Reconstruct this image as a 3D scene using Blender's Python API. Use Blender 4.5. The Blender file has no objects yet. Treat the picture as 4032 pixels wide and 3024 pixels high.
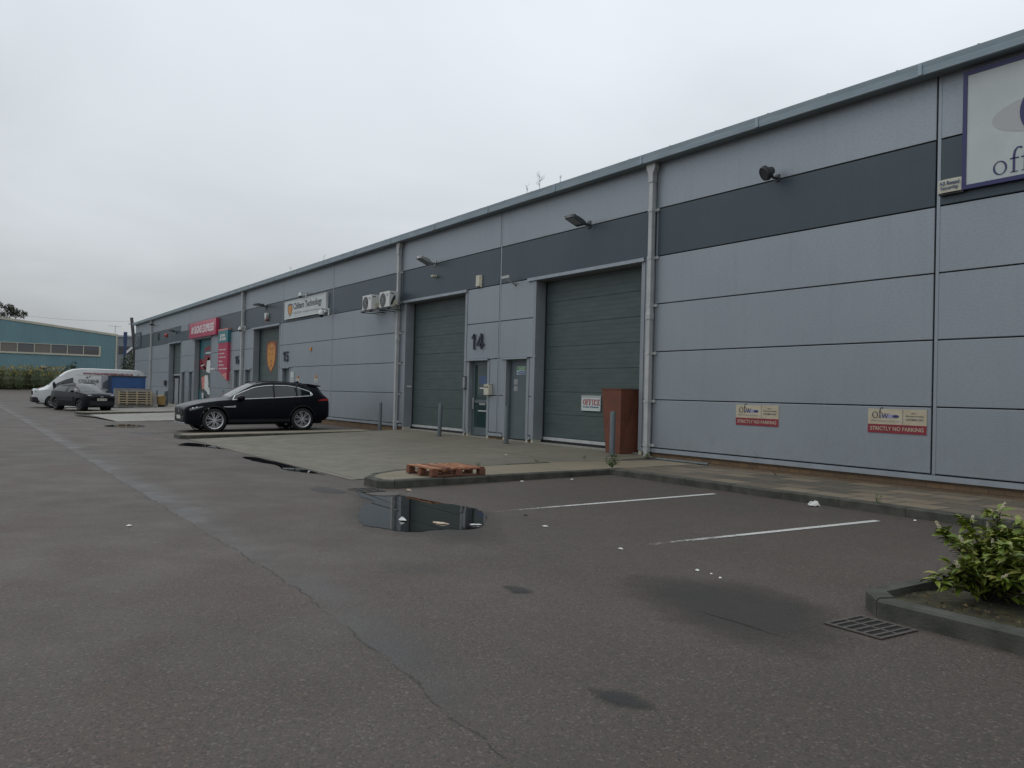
import bpy, math, random
from mathutils import Vector, Matrix, noise
R = math.radians
sc = bpy.context.scene
COL = sc.collection

# ------------------------------------------------------------------ materials
def nt(m):
    m.use_nodes = True
    t = m.node_tree
    b = t.nodes.get('Principled BSDF')
    return t, b

def rgb(c): return (c[0], c[1], c[2], 1.0)

def mat(name, c, rough=.6, metal=0.0, c2=None, scale=6.0, detail=4.0, bump=0.0, bscale=60.0, spec=.5, stretch=None, lo=.35, hi=.65):
    m = bpy.data.materials.new(name)
    t, b = nt(m)
    b.inputs['Base Color'].default_value = rgb(c)
    b.inputs['Roughness'].default_value = rough
    b.inputs['Metallic'].default_value = metal
    b.inputs['Specular IOR Level'].default_value = spec
    if c2 is not None or bump:
        tc = t.nodes.new('ShaderNodeTexCoord')
        mp = t.nodes.new('ShaderNodeMapping')
        if stretch: mp.inputs['Scale'].default_value = stretch
        t.links.new(tc.outputs['Object'], mp.inputs['Vector'])
    if c2 is not None:
        n = t.nodes.new('ShaderNodeTexNoise')
        n.inputs['Scale'].default_value = scale
        n.inputs['Detail'].default_value = detail
        t.links.new(mp.outputs['Vector'], n.inputs['Vector'])
        mr = t.nodes.new('ShaderNodeMapRange')
        mr.inputs['From Min'].default_value = lo
        mr.inputs['From Max'].default_value = hi
        t.links.new(n.outputs['Fac'], mr.inputs['Value'])
        mx = t.nodes.new('ShaderNodeMix'); mx.data_type = 'RGBA'
        mx.inputs['A'].default_value = rgb(c); mx.inputs['B'].default_value = rgb(c2)
        t.links.new(mr.outputs['Result'], mx.inputs['Factor'])
        t.links.new(mx.outputs['Result'], b.inputs['Base Color'])
    if bump:
        n2 = t.nodes.new('ShaderNodeTexNoise')
        n2.inputs['Scale'].default_value = bscale
        n2.inputs['Detail'].default_value = 3
        t.links.new(mp.outputs['Vector'], n2.inputs['Vector'])
        bp = t.nodes.new('ShaderNodeBump')
        bp.inputs['Strength'].default_value = bump
        bp.inputs['Distance'].default_value = .01
        t.links.new(n2.outputs['Fac'], bp.inputs['Height'])
        t.links.new(bp.outputs['Normal'], b.inputs['Normal'])
    return m

def leaf_mat(name, cols, rough=.5):
    m = bpy.data.materials.new(name)
    t, b = nt(m)
    g = t.nodes.new('ShaderNodeNewGeometry')
    cr = t.nodes.new('ShaderNodeValToRGB')
    el = cr.color_ramp.elements
    el[0].position = 0; el[0].color = rgb(cols[0])
    el[1].position = 1; el[1].color = rgb(cols[-1])
    for i, c in enumerate(cols[1:-1]):
        e = el.new((i + 1) / (len(cols) - 1)); e.color = rgb(c)
    t.links.new(g.outputs['Random Per Island'], cr.inputs['Fac'])
    t.links.new(cr.outputs['Color'], b.inputs['Base Color'])
    b.inputs['Roughness'].default_value = rough
    b.inputs['Specular IOR Level'].default_value = .35
    return m

class G:
    """small node-graph helper"""
    def __init__(s, m): s.t, s.b = nt(m)
    def n(s, ty, **k):
        x = s.t.nodes.new(ty)
        for a, v in k.items(): setattr(x, a, v)
        return x
    def l(s, a, b): s.t.links.new(a, b)
    def math(s, op, a, b=None, c=None, clamp=False):
        x = s.n('ShaderNodeMath', operation=op, use_clamp=clamp)
        for i, v in enumerate((a, b, c)):
            if v is None: continue
            if isinstance(v, (int, float)): x.inputs[i].default_value = v
            else: s.l(v, x.inputs[i])
        return x.outputs[0]
    def mix(s, f, a, b):
        x = s.n('ShaderNodeMix', data_type='RGBA')
        for nm, v in (('Factor', f), ('A', a), ('B', b)):
            if isinstance(v, (int, float)): x.inputs[nm].default_value = v
            elif isinstance(v, tuple): x.inputs[nm].default_value = rgb(v)
            else: s.l(v, x.inputs[nm])
        return x.outputs['Result']
    def noise(s, vec, scale, detail=4, rough=.5):
        x = s.n('ShaderNodeTexNoise')
        x.inputs['Scale'].default_value = scale; x.inputs['Detail'].default_value = detail
        x.inputs['Roughness'].default_value = rough
        s.l(vec, x.inputs['Vector']); return x.outputs['Fac']
    def ramp(s, v, a, b, o0=0.0, o1=1.0):
        x = s.n('ShaderNodeMapRange')
        x.inputs['From Min'].default_value = a; x.inputs['From Max'].default_value = b
        x.inputs['To Min'].default_value = o0; x.inputs['To Max'].default_value = o1
        s.l(v, x.inputs['Value']); return x.outputs['Result']

def asphalt_mat():
    m = bpy.data.materials.new('asphalt'); g = G(m)
    tc = g.n('ShaderNodeTexCoord'); P = tc.outputs['Object']
    sp = g.n('ShaderNodeSeparateXYZ'); g.l(P, sp.inputs[0])
    big = g.noise(P, .16, 5, .6)
    mid = g.noise(P, 1.1, 4, .6)
    fine = g.noise(P, 42, 3, .7)
    vo = g.n('ShaderNodeTexVoronoi'); vo.inputs['Scale'].default_value = 85; g.l(P, vo.inputs['Vector'])
    vc = g.n('ShaderNodeSeparateColor'); g.l(vo.outputs['Color'], vc.inputs[0])
    base = g.mix(g.ramp(big, .38, .62), (.080, .066, .052), (.106, .084, .067))
    base = g.mix(g.ramp(mid, .35, .7, 0, .45), base, (.070, .060, .049))
    red = g.noise(P, .55, 4, .7)
    base = g.mix(g.ramp(red, .52, .72, 0, .5), base, (.118, .078, .064))
    st = g.math('GREATER_THAN', vc.outputs[0], .94)
    base = g.mix(g.math('MULTIPLY', st, .30), base, (.27, .24, .21))
    rs = g.math('GREATER_THAN', vc.outputs[1], .93)
    base = g.mix(g.math('MULTIPLY', rs, .25), base, (.22, .12, .10))
    dk = g.math('LESS_THAN', vc.outputs[0], .17)
    base = g.mix(g.math('MULTIPLY', dk, .6), base, (.035, .033, .032))
    base = g.mix(g.ramp(fine, .3, .7, 0, .38), base, (.05, .047, .045))
    # seam between two lane surfacings, running along the yard, with a damp strip on one side
    wob = g.noise(P, 2.2, 5, .65)
    d = g.math('ADD', g.math('ADD', sp.outputs[1], 9.96), g.math('MULTIPLY', g.math('SUBTRACT', wob, .5), .22))
    d = g.math('ADD', d, g.math('MULTIPLY', g.ramp(sp.outputs[0], -6, -2), .3))
    crack = g.math('LESS_THAN', g.math('ABSOLUTE', d), .008)
    brk = g.math('GREATER_THAN', g.noise(P, 5, 2), .44)
    crack = g.math('MULTIPLY', crack, brk)
    band = g.math('MULTIPLY', g.ramp(d, 0, .02), g.ramp(d, .16, .46, 1, 0))
    band = g.math('MULTIPLY', band, g.ramp(g.noise(P, .8, 3), .4, .62, .15, 1))
    base = g.mix(g.math('MULTIPLY', band, .6), base, (.052, .050, .049))
    base = g.mix(g.math('MULTIPLY', crack, .6), base, (.018, .018, .018))
    oil = g.noise(P, .75, 2, .4)
    oilm = g.ramp(oil, .68, .76)
    base = g.mix(g.math('MULTIPLY', oilm, .5), base, (.05, .048, .046))
    g.l(base, g.b.inputs['Base Color'])
    ro = g.ramp(mid, .3, .7, .52, .72)
    ro = g.math('SUBTRACT', ro, g.math('MULTIPLY', band, .22))
    g.l(ro, g.b.inputs['Roughness'])
    g.b.inputs['Specular IOR Level'].default_value = .30
    h = g.math('ADD', g.math('MULTIPLY', vo.outputs['Distance'], -.8), fine)
    h = g.math('SUBTRACT', h, g.math('MULTIPLY', crack, 2.0))
    bp = g.n('ShaderNodeBump'); bp.inputs['Strength'].default_value = .55; bp.inputs['Distance'].default_value = .006
    g.l(h, bp.inputs['Height']); g.l(bp.outputs['Normal'], g.b.inputs['Normal'])
    return m

def concrete_mat(name, a, b, joints=None, c3=(.10, .095, .07)):
    m = bpy.data.materials.new(name); g = G(m)
    tc = g.n('ShaderNodeTexCoord'); P = tc.outputs['Object']
    sp = g.n('ShaderNodeSeparateXYZ'); g.l(P, sp.inputs[0])
    big = g.noise(P, .35, 5, .6); mid = g.noise(P, 2.3, 5, .65); fine = g.noise(P, 55, 3, .7)
    base = g.mix(g.ramp(big, .35, .65), a, b)
    base = g.mix(g.ramp(mid, .45, .75, 0, .55), base, c3)
    base = g.mix(g.ramp(fine, .35, .7, 0, .22), base, (.3, .28, .24))
    if joints:
        jl = None
        for ax, pos, w in joints:
            wob = g.math('MULTIPLY', g.math('SUBTRACT', g.noise(P, 1.5, 3), .5), .06)
            d = g.math('ABSOLUTE', g.math('ADD', g.math('SUBTRACT', sp.outputs[ax], pos), wob))
            k = g.math('LESS_THAN', d, w)
            jl = k if jl is None else g.math('MAXIMUM', jl, k)
        base = g.mix(g.math('MULTIPLY', jl, .75), base, (.03, .028, .022))
    g.l(base, g.b.inputs['Base Color'])
    g.l(g.ramp(mid, .3, .7, .55, .8), g.b.inputs['Roughness'])
    bp = g.n('ShaderNodeBump'); bp.inputs['Strength'].default_value = .3; bp.inputs['Distance'].default_value = .004
    g.l(fine, bp.inputs['Height']); g.l(bp.outputs['Normal'], g.b.inputs['Normal'])
    return m

def paving_mat():
    m = bpy.data.materials.new('paving'); g = G(m)
    tc = g.n('ShaderNodeTexCoord'); P = tc.outputs['Object']
    br = g.n('ShaderNodeTexBrick'); g.l(P, br.inputs['Vector'])
    br.offset = .5
    br.inputs['Scale'].default_value = 1
    br.inputs['Brick Width'].default_value = .62; br.inputs['Row Height'].default_value = .45
    br.inputs['Mortar Size'].default_value = .02
    br.inputs['Color1'].default_value = rgb((.205, .160, .105)); br.inputs['Color2'].default_value = rgb((.045, .041, .030))
    br.inputs['Mortar'].default_value = rgb((.04, .038, .03))
    br.inputs['Bias'].default_value = -.15
    mid = g.noise(P, 1.6, 5, .65); fine = g.noise(P, 50, 3, .7)
    base = g.mix(g.ramp(mid, .42, .7, 0, .35), br.outputs['Color'], (.095, .08, .054))
    base = g.mix(g.ramp(fine, .4, .7, 0, .2), base, (.28, .23, .17))
    g.l(base, g.b.inputs['Base Color'])
    g.l(g.ramp(mid, .3, .7, .5, .8), g.b.inputs['Roughness'])
    h = g.math('SUBTRACT', g.math('MULTIPLY', fine, .3), br.outputs['Fac'])
    bp = g.n('ShaderNodeBump'); bp.inputs['Strength'].default_value = .4; bp.inputs['Distance'].default_value = .006
    g.l(h, bp.inputs['Height']); g.l(bp.outputs['Normal'], g.b.inputs['Normal'])
    return m

def brick_mat():
    m = bpy.data.materials.new('plinth_brick'); g = G(m)
    tc = g.n('ShaderNodeTexCoord')
    sp = g.n('ShaderNodeSeparateXYZ'); g.l(tc.outputs['Object'], sp.inputs[0])
    cb = g.n('ShaderNodeCombineXYZ'); g.l(sp.outputs[0], cb.inputs[0]); g.l(sp.outputs[2], cb.inputs[1])
    br = g.n('ShaderNodeTexBrick'); g.l(cb.outputs[0], br.inputs['Vector'])
    br.inputs['Scale'].default_value = 1
    br.inputs['Brick Width'].default_value = .225; br.inputs['Row Height'].default_value = .075
    br.inputs['Mortar Size'].default_value = .006
    br.inputs['Color1'].default_value = rgb((.20, .125, .065)); br.inputs['Color2'].default_value = rgb((.13, .085, .05))
    br.inputs['Mortar'].default_value = rgb((.07, .06, .05))
    g.l(br.outputs['Color'], g.b.inputs['Base Color']); g.b.inputs['Roughness'].default_value = .85
    bp = g.n('ShaderNodeBump'); bp.inputs['Strength'].default_value = .5; bp.inputs['Distance'].default_value = .006; bp.invert = True
    g.l(br.outputs['Fac'], bp.inputs['Height']); g.l(bp.outputs['Normal'], g.b.inputs['Normal'])
    return m

def cladding_mat(name, c, c2, rough, metal):
    """profiled metal panel: fine horizontal micro-ribs, slight dirt"""
    m = bpy.data.materials.new(name); g = G(m)
    tc = g.n('ShaderNodeTexCoord'); P = tc.outputs['Object']
    sp = g.n('ShaderNodeSeparateXYZ'); g.l(P, sp.inputs[0])
    mp = g.n('ShaderNodeMapping'); mp.inputs['Scale'].default_value = (1.0, 1, 9); g.l(P, mp.inputs['Vector'])
    ms = g.n('ShaderNodeMapping'); ms.inputs['Scale'].default_value = (16, 1, 44); g.l(P, ms.inputs['Vector'])
    mv = g.n('ShaderNodeMapping'); mv.inputs['Scale'].default_value = (5, 1, .35); g.l(P, mv.inputs['Vector'])
    big = g.noise(P, .45, 4, .6); streak = g.noise(ms.outputs[0], 1, 2, .6); run = g.noise(mv.outputs[0], 1, 4, .6)
    base = g.mix(g.ramp(big, .35, .65), c, c2)
    base = g.mix(g.ramp(streak, .36, .64, 0, .16), base, tuple(x * .55 for x in c))
    base = g.mix(g.ramp(run, .52, .75, 0, .18), base, tuple(x * .6 for x in c))
    low = g.math('MULTIPLY', g.ramp(sp.outputs[2], .38, 1.0, 1, 0), g.ramp(g.noise(P, 3.0, 5, .7), .45, .75))
    base = g.mix(g.math('MULTIPLY', low, .30), base, (.13, .115, .09))
    g.l(base, g.b.inputs['Base Color'])
    g.b.inputs['Metallic'].default_value = metal
    g.l(g.ramp(streak, .3, .7, rough - .06, rough + .06), g.b.inputs['Roughness'])
    rib = g.math('SINE', g.math('MULTIPLY', sp.outputs[2], 2 * math.pi / .028))
    bp = g.n('ShaderNodeBump'); bp.inputs['Strength'].default_value = .2; bp.inputs['Distance'].default_value = .001
    g.l(rib, bp.inputs['Height'])
    b2 = g.n('ShaderNodeBump'); b2.inputs['Strength'].default_value = .10; b2.inputs['Distance'].default_value = .02
    g.l(big, b2.inputs['Height']); g.l(bp.outputs['Normal'], b2.inputs['Normal'])
    g.l(b2.outputs['Normal'], g.b.inputs['Normal'])
    return m

def edge_patch_mat(name, c, rough, lo=.2, hi=.75, scale=14, spec=.5, fill=1.0):
    """stain or worn paint whose rim breaks up: uses the 'inside' attribute (0 at rim, 1 inside)"""
    m = bpy.data.materials.new(name); g = G(m)
    tc = g.n('ShaderNodeTexCoord'); P = tc.outputs['Object']
    at = g.n('ShaderNodeAttribute'); at.attribute_name = 'inside'
    n = g.noise(P, scale, 5, .7)
    v = g.math('ADD', at.outputs['Fac'], g.math('MULTIPLY', g.math('SUBTRACT', n, .5), 1.0))
    a = g.math('MULTIPLY', g.ramp(v, lo, hi), fill)
    g.b.inputs['Base Color'].default_value = rgb(c); g.b.inputs['Roughness'].default_value = rough
    g.b.inputs['Specular IOR Level'].default_value = spec
    g.l(a, g.b.inputs['Alpha'])
    return m

M = {}
M['asphalt'] = asphalt_mat()
M['apron'] = concrete_mat('apron_concrete', (.155, .138, .100), (.115, .103, .072),
                          [(1, -2.05, .018), (0, -17.2, .014), (0, -21.0, .012), (1, -6.55, .01)], (.082, .077, .052))
M['apron_far'] = concrete_mat('apron_concrete_far', (.29, .28, .25), (.235, .225, .195), [(1, -2.05, .018), (0, -40.5, .02)], (.15, .14, .12))
M['kerbtop'] = concrete_mat('peninsula_concrete', (.245, .195, .125), (.175, .145, .095), None, (.115, .105, .062))
M['kerb'] = mat('kerb_stone', (.040, .041, .031), .85, c2=(.078, .077, .062), scale=5, bump=.4)
M['paving'] = paving_mat()
M['brick'] = brick_mat()
M['clad'] = cladding_mat('silver_cladding', (.335, .372, .405), (.310, .345, .378), .46, .55)
M['band'] = cladding_mat('slate_band', (.070, .094, .112), (.060, .082, .099), .42, .3)
M['trim'] = mat('silver_trim', (.36, .40, .44), .45, .5, c2=(.31, .345, .38), scale=3)
M['reveal'] = mat('reveal_metal', (.30, .325, .35), .5, .35, c2=(.26, .285, .31), scale=2)
M['joint'] = mat('joint_dark', (.02, .023, .026), .8)
M['pipe'] = mat('galvanised_pipe', (.50, .51, .50), .5, .2, c2=(.42, .43, .43), scale=4, bump=.1)
M['gutter'] = mat('gutter_metal', (.33, .40, .445), .45, .35, c2=(.27, .335, .375), scale=2.5, stretch=(.6, 3, 3))
M['shutter'] = mat('shutter_slate', (.074, .102, .098), .5, .1, c2=(.060, .084, .082), scale=2, stretch=(1, 1, 4))
M['steel_door'] = mat('steel_door_slate', (.105, .135, .150), .45, .1, c2=(.095, .122, .136), scale=2)
M['glass'] = mat('dark_glass', (.012, .018, .018), .04, spec=.7)
M['doorglass'] = mat('door_glass', (.03, .055, .055), .05, spec=.5)
M['steel'] = mat('brushed_steel', (.55, .55, .54), .35, .8, c2=(.45, .45, .45), scale=8)
M['white'] = mat('white_plastic', (.72, .73, .72), .4, c2=(.62, .63, .61), scale=5)
M['cream'] = mat('cream_plastic', (.60, .58, .47), .5, c2=(.52, .50, .40), scale=9)
M['dark'] = mat('dark_plastic', (.035, .04, .042), .5)
M['black'] = mat('black_rubber', (.012, .012, .013), .7)
M['doorway_shade'] = mat('interior_shade', (.008, .009, .01), .95)  # near-black colour standing in for unlit interior shade
M['lamp_dark'] = mat('lamp_dark_metal', (.075, .085, .09), .45, .3, c2=(.06, .07, .075), scale=10)
M['lamp_grey'] = mat('lamp_grey_metal', (.36, .37, .37), .45, .4, c2=(.28, .29, .29), scale=10)
M['lens'] = mat('lamp_lens', (.30, .33, .34), .15, spec=.6)
M['green'] = mat('sign_green', (.05, .26, .10), .5)
M['navy'] = mat('navy_sign', (.035, .035, .13), .4)
M['numeral'] = mat('numeral_navy', (.010, .013, .040), .45)
M['signwhite'] = mat('sign_white', (.56, .60, .59), .42, c2=(.50, .54, .53), scale=2.2)
M['signcream'] = mat('sign_cream', (.52, .47, .35), .55, c2=(.45, .38, .27), scale=5)
M['crimson'] = mat('sign_crimson', (.26, .025, .045), .5, c2=(.20, .02, .035), scale=5)
M['signred'] = mat('sign_red_gloss', (.52, .055, .115), .18, c2=(.46, .05, .10), scale=1.2)
M['teal'] = mat('sign_teal', (.02, .145, .17), .35, c2=(.025, .17, .19), scale=1.5)
M['salmon'] = mat('sign_salmon', (.60, .22, .19), .4)
M['textwhite'] = mat('lettering_white', (.72, .70, .70), .4)
M['textgrey'] = mat('lettering_grey', (.10, .11, .13), .5)
M['textpale'] = mat('lettering_faded', (.34, .33, .36), .5)
M['textdark'] = mat('lettering_dark', (.03, .03, .05), .5)
M['textred'] = mat('lettering_red', (.33, .03, .04), .5)
M['textblue'] = mat('lettering_blue', (.06, .10, .20), .5)
M['orange'] = mat('emblem_orange', (.56, .26, .05), .5, c2=(.50, .21, .04), scale=5)
M['emblem_red'] = mat('emblem_red', (.25, .05, .03), .5)
M['lilac'] = mat('swoosh_lilac', (.30, .29, .42), .5)
M['swoosh'] = mat('swoosh_grey', (.44, .45, .46), .5)
M['rust'] = mat('rust_brown', (.165, .055, .030), .75, c2=(.125, .043, .026), scale=3, bump=.15)
M['bollard'] = mat('bollard_grey', (.14, .165, .175), .5, .2, c2=(.105, .125, .135), scale=9, stretch=(1, 1, .4))
M['iron'] = mat('cast_iron', (.075, .068, .060), .65, .2, c2=(.11, .098, .085), scale=18)
M['pit_shade'] = mat('drain_pit_shade', (.006, .006, .006), .9)  # black colour in place of the shade down the drain
M['palwood'] = mat('pallet_wood_red', (.26, .095, .045), .75, c2=(.40, .19, .10), scale=5, stretch=(1, 7, 1), bump=.2, detail=6)
M['palwood2'] = mat('pallet_wood_dark', (.13, .055, .032), .8, c2=(.20, .08, .045), scale=6, bump=.2)
M['palwood3'] = mat('pallet_wood_orange', (.46, .235, .125), .75, c2=(.27, .10, .05), scale=5, stretch=(1, 7, 1), bump=.2, detail=6)
M['rawwood'] = mat('raw_wood', (.50, .41, .28), .8, c2=(.40, .33, .22), scale=4, stretch=(6, 1, 1))
M['water'] = mat('puddle_water', (.010, .010, .0095), .015, spec=.33)
M['paint'] = mat('navy_black_paint', (.006, .0065, .011), .24, .0, spec=.2)
M['paint2'] = mat('dark_grey_paint', (.006, .0075, .011), .3, .0, spec=.2)
M['vanwhite'] = mat('van_white', (.62, .63, .62), .3, c2=(.55, .56, .55), scale=2)
M['chrome'] = mat('chrome', (.75, .76, .77), .18, 1.0)
M['brighttrim'] = mat('bright_window_trim', (.80, .81, .82), .35, .35)
M['alloy'] = mat('alloy_wheel', (.66, .66, .67), .38, .65)
M['tyre'] = mat('tyre_rubber', (.016, .016, .017), .75, c2=(.026, .025, .024), scale=20)
M['headlight'] = mat('headlight', (.55, .58, .60), .08, .4)
M['carlight'] = mat('car_headlight', (.20, .21, .22), .08, .5)
M['taillight'] = mat('taillight', (.42, .02, .02), .15)
M['plate'] = mat('number_plate', (.62, .62, .55), .4)
M['screen'] = mat('windscreen', (.075, .085, .085), .05, spec=.75)
M['blue'] = mat('skip_blue', (.03, .10, .27), .5, c2=(.025, .08, .22), scale=3)
M['bluedark'] = mat('skip_blue_dark', (.012, .035, .09), .6)
M['wrap'] = mat('grey_wrap', (.40, .38, .34), .45, c2=(.28, .265, .24), scale=3, bump=.5, bscale=9)
M['yellow'] = mat('yellow_bin', (.40, .27, .09), .6, c2=(.32, .21, .08), scale=4)
M['tealwall'] = mat('teal_cladding', (.165, .285, .315), .55, .05, c2=(.145, .25, .28), scale=.5, stretch=(1, 1, .3))  # distance haze is lightened into this wall colour
M['palecream'] = mat('pale_trim', (.48, .47, .38), .6, c2=(.40, .39, .32), scale=1)
M['pane'] = mat('window_pane', (.085, .08, .08), .1, spec=.6)
M['pane2'] = mat('window_pane_blind', (.16, .14, .12), .3)
M['greywall'] = mat('far_grey_wall', (.22, .235, .25), .6, c2=(.19, .205, .22), scale=.4)
M['pole'] = mat('dark_pole', (.035, .032, .035), .8, c2=(.05, .046, .046), scale=2)
M['polebl'] = mat('blue_pole', (.022, .05, .12), .5)
M['bark'] = mat('bark', (.06, .045, .032), .9, c2=(.035, .028, .022), scale=9, bump=.5)
M['soil'] = mat('soil', (.030, .026, .017), .95, c2=(.065, .060, .026), scale=12, bump=1.0, bscale=25)
M['leaf'] = leaf_mat('laurel_leaf', [(.085, .13, .022), (.14, .20, .03), (.21, .255, .04), (.12, .16, .025), (.29, .28, .07)], .38)
M['leaf_tree'] = leaf_mat('tree_leaf', [(.028, .038, .022), (.045, .055, .030), (.06, .07, .038)])
M['leaf_bush'] = leaf_mat('bush_leaf', [(.038, .055, .026), (.060, .080, .036), (.085, .105, .05)])
M['leaf_hedge'] = leaf_mat('hedge_leaf', [(.10, .115, .04), (.15, .14, .045), (.50, .36, .08), (.55, .38, .08), (.11, .12, .045)])
M['leaf_hedge_low'] = leaf_mat('hedge_leaf_low', [(.07, .085, .045), (.10, .11, .05), (.14, .13, .055)])
M['leaf_dry'] = leaf_mat('dry_leaf', [(.075, .05, .024), (.15, .105, .04), (.05, .038, .02), (.06, .05, .02)], .7)
M['weed'] = leaf_mat('weed_leaf', [(.04, .085, .02), (.065, .12, .028), (.09, .13, .035)], .5)
M['twig'] = mat('twig', (.10, .085, .075), .9)
M['flower'] = leaf_mat('cream_flower', [(.55, .50, .33), (.66, .62, .46), (.42, .33, .20)], .6)
M['paper'] = mat('white_paper', (.75, .75, .72), .7, c2=(.55, .54, .5), scale=30)
M['card'] = mat('brown_card', (.34, .25, .17), .8, c2=(.55, .47, .37), scale=25)
M['line'] = edge_patch_mat('worn_road_paint', (.58, .58, .55), .7, .32, .58, 16, fill=.92)
M['line_worn'] = edge_patch_mat('worn_road_paint_faded', (.50, .50, .47), .7, .42, .95, 22, fill=.75)
M['wet'] = edge_patch_mat('wet_asphalt', (.050, .046, .042), .42, .05, .95, 2.6, spec=.34, fill=.55)
M['stain'] = edge_patch_mat('dark_stain', (.020, .020, .019), .55, .2, .95, 9, fill=.7)

# ------------------------------------------------------------------ mesh builder
class MB:
    def __init__(s): s.v = []; s.f = []; s.mi = []
    def add(s, vs, fs, mi=0):
        o = len(s.v); s.v += [tuple(p) for p in vs]
        for f in fs: s.f.append(tuple(i + o for i in f)); s.mi.append(mi)
        return s
    def box(s, x0, x1, y0, y1, z0, z1, mi=0, b=0.0):
        if b <= 0:
            vs = [(x, y, z) for z in (z0, z1) for y in (y0, y1) for x in (x0, x1)]
            fs = [(0, 2, 3, 1), (4, 5, 7, 6), (0, 1, 5, 4), (2, 6, 7, 3), (0, 4, 6, 2), (1, 3, 7, 5)]
            return s.add(vs, fs, mi)
        import bmesh
        bm = bmesh.new(); bmesh.ops.create_cube(bm, size=1)
        for v in bm.verts:
            v.co = Vector(((x0 + x1) / 2 + v.co.x * (x1 - x0), (y0 + y1) / 2 + v.co.y * (y1 - y0), (z0 + z1) / 2 + v.co.z * (z1 - z0)))
        bmesh.ops.bevel(bm, geom=list(bm.edges), offset=b, segments=2, affect='EDGES', profile=.5)
        bm.verts.index_update()
        s.add([v.co[:] for v in bm.verts], [[v.index for v in f.verts] for f in bm.faces], mi); bm.free()
        return s
    def obox(s, c, ax, ay, az, mi=0):
        """box from centre and three half-axis vectors"""
        c = Vector(c); ax = Vector(ax); ay = Vector(ay); az = Vector(az)
        vs = [c + i * ax + j * ay + k * az for k in (-1, 1) for j in (-1, 1) for i in (-1, 1)]
        return s.add(vs, [(0, 2, 3, 1), (4, 5, 7, 6), (0, 1, 5, 4), (2, 6, 7, 3), (0, 4, 6, 2), (1, 3, 7, 5)], mi)
    def tube(s, pts, r, n=8, mi=0, cap=True):
        pts = [Vector(p) for p in pts]
        rs = r if isinstance(r, (list, tuple)) else [r] * len(pts)
        rings = []
        up = Vector((0, 0, 1))
        for i, p in enumerate(pts):
            d = (pts[min(i + 1, len(pts) - 1)] - pts[max(i - 1, 0)])
            if d.length < 1e-9: d = Vector((0, 0, 1))
            d.normalize()
            a = d.cross(up)
            if a.length < 1e-3: a = d.cross(Vector((1, 0, 0)))
            a.normalize(); b = a.cross(d)
            rings.append([p + rs[i] * (math.cos(2 * math.pi * k / n) * a + math.sin(2 * math.pi * k / n) * b) for k in range(n)])
        vs = [q for ring in rings for q in ring]
        fs = []
        for i in range(len(pts) - 1):
            for k in range(n):
                fs.append((i * n + k, i * n + (k + 1) % n, (i + 1) * n + (k + 1) % n, (i + 1) * n + k))
        if cap:
            fs.append(tuple(range(n - 1, -1, -1))); fs.append(tuple((len(pts) - 1) * n + k for k in range(n)))
        return s.add(vs, fs, mi)
    def prism(s, poly, axis, a, b, mi=0):
        """poly of 2-D points extruded along axis from a to b. axis 'x': (y,z); 'y': (x,z); 'z': (x,y)"""
        n = len(poly)
        def P(q, t):
            return {'x': (t, q[0], q[1]), 'y': (q[0], t, q[1]), 'z': (q[0], q[1], t)}[axis]
        vs = [P(q, a) for q in poly] + [P(q, b) for q in poly]
        fs = [tuple(range(n)), tuple(range(2 * n - 1, n - 1, -1))]
        for i in range(n): fs.append((i, (i + 1) % n, n + (i + 1) % n, n + i))
        return s.add(vs, fs, mi)
    def lathe(s, prof, c=(0, 0, 0), axis='y', n=28, mi=0):
        """prof: (radius, t) along axis"""
        vs = []
        for r_, t in prof:
            for k in range(n):
                a = 2 * math.pi * k / n; x, y = r_ * math.cos(a), r_ * math.sin(a)
                q = {'y': (x, t, y), 'z': (x, y, t), 'x': (t, x, y)}[axis]
                vs.append((q[0] + c[0], q[1] + c[1], q[2] + c[2]))
        fs = []
        for i in range(len(prof) - 1):
            for k in range(n):
                fs.append((i * n + k, i * n + (k + 1) % n, (i + 1) * n + (k + 1) % n, (i + 1) * n + k))
        return s.add(vs, fs, mi)
    def ball(s, c, r, nu=12, nv=8, mi=0, z0=-1, z1=1):
        c = Vector(c); r = Vector(r) if not isinstance(r, (int, float)) else Vector((r, r, r))
        vs = []; fs = []
        for j in range(nv + 1):
            zz = z0 + (z1 - z0) * j / nv
            zz = max(-1, min(1, zz)); ph = math.asin(zz)
            if z0 == -1 and z1 == 1: ph = -math.pi / 2 + math.pi * j / nv
            for k in range(nu):
                a = 2 * math.pi * k / nu
                vs.append((c.x + r.x * math.cos(ph) * math.cos(a), c.y + r.y * math.cos(ph) * math.sin(a), c.z + r.z * math.sin(ph)))
        for j in range(nv):
            for k in range(nu): fs.append((j * nu + k, j * nu + (k + 1) % nu, (j + 1) * nu + (k + 1) % nu, (j + 1) * nu + k))
        return s.add(vs, fs, mi)
    def xf(s, mtx):
        s.v = [tuple(mtx @ Vector(p)) for p in s.v]; return s
    def mesh(s, name, mats, smooth=False, fixn=True):
        me = bpy.data.meshes.new(name)
        me.from_pydata(s.v, [], s.f)
        if not isinstance(mats, (list, tuple)): mats = [mats]
        for m_ in mats: me.materials.append(m_)
        if len(mats) > 1: me.polygons.foreach_set('material_index', s.mi)
        if fixn:
            import bmesh
            bm = bmesh.new(); bm.from_mesh(me)
            bmesh.ops.recalc_face_normals(bm, faces=bm.faces)
            bm.to_mesh(me); bm.free()
        if smooth:
            me.polygons.foreach_set('use_smooth', [True] * len(me.polygons))
            if smooth is not True:
                me.set_sharp_from_angle(angle=R(smooth))
        me.update()
        return me

def tag(o, label=None, cat=None, group=None, kind=None):
    if label: o['label'] = label
    if cat: o['category'] = cat
    if group: o['group'] = group
    if kind: o['kind'] = kind
    return o

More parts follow.
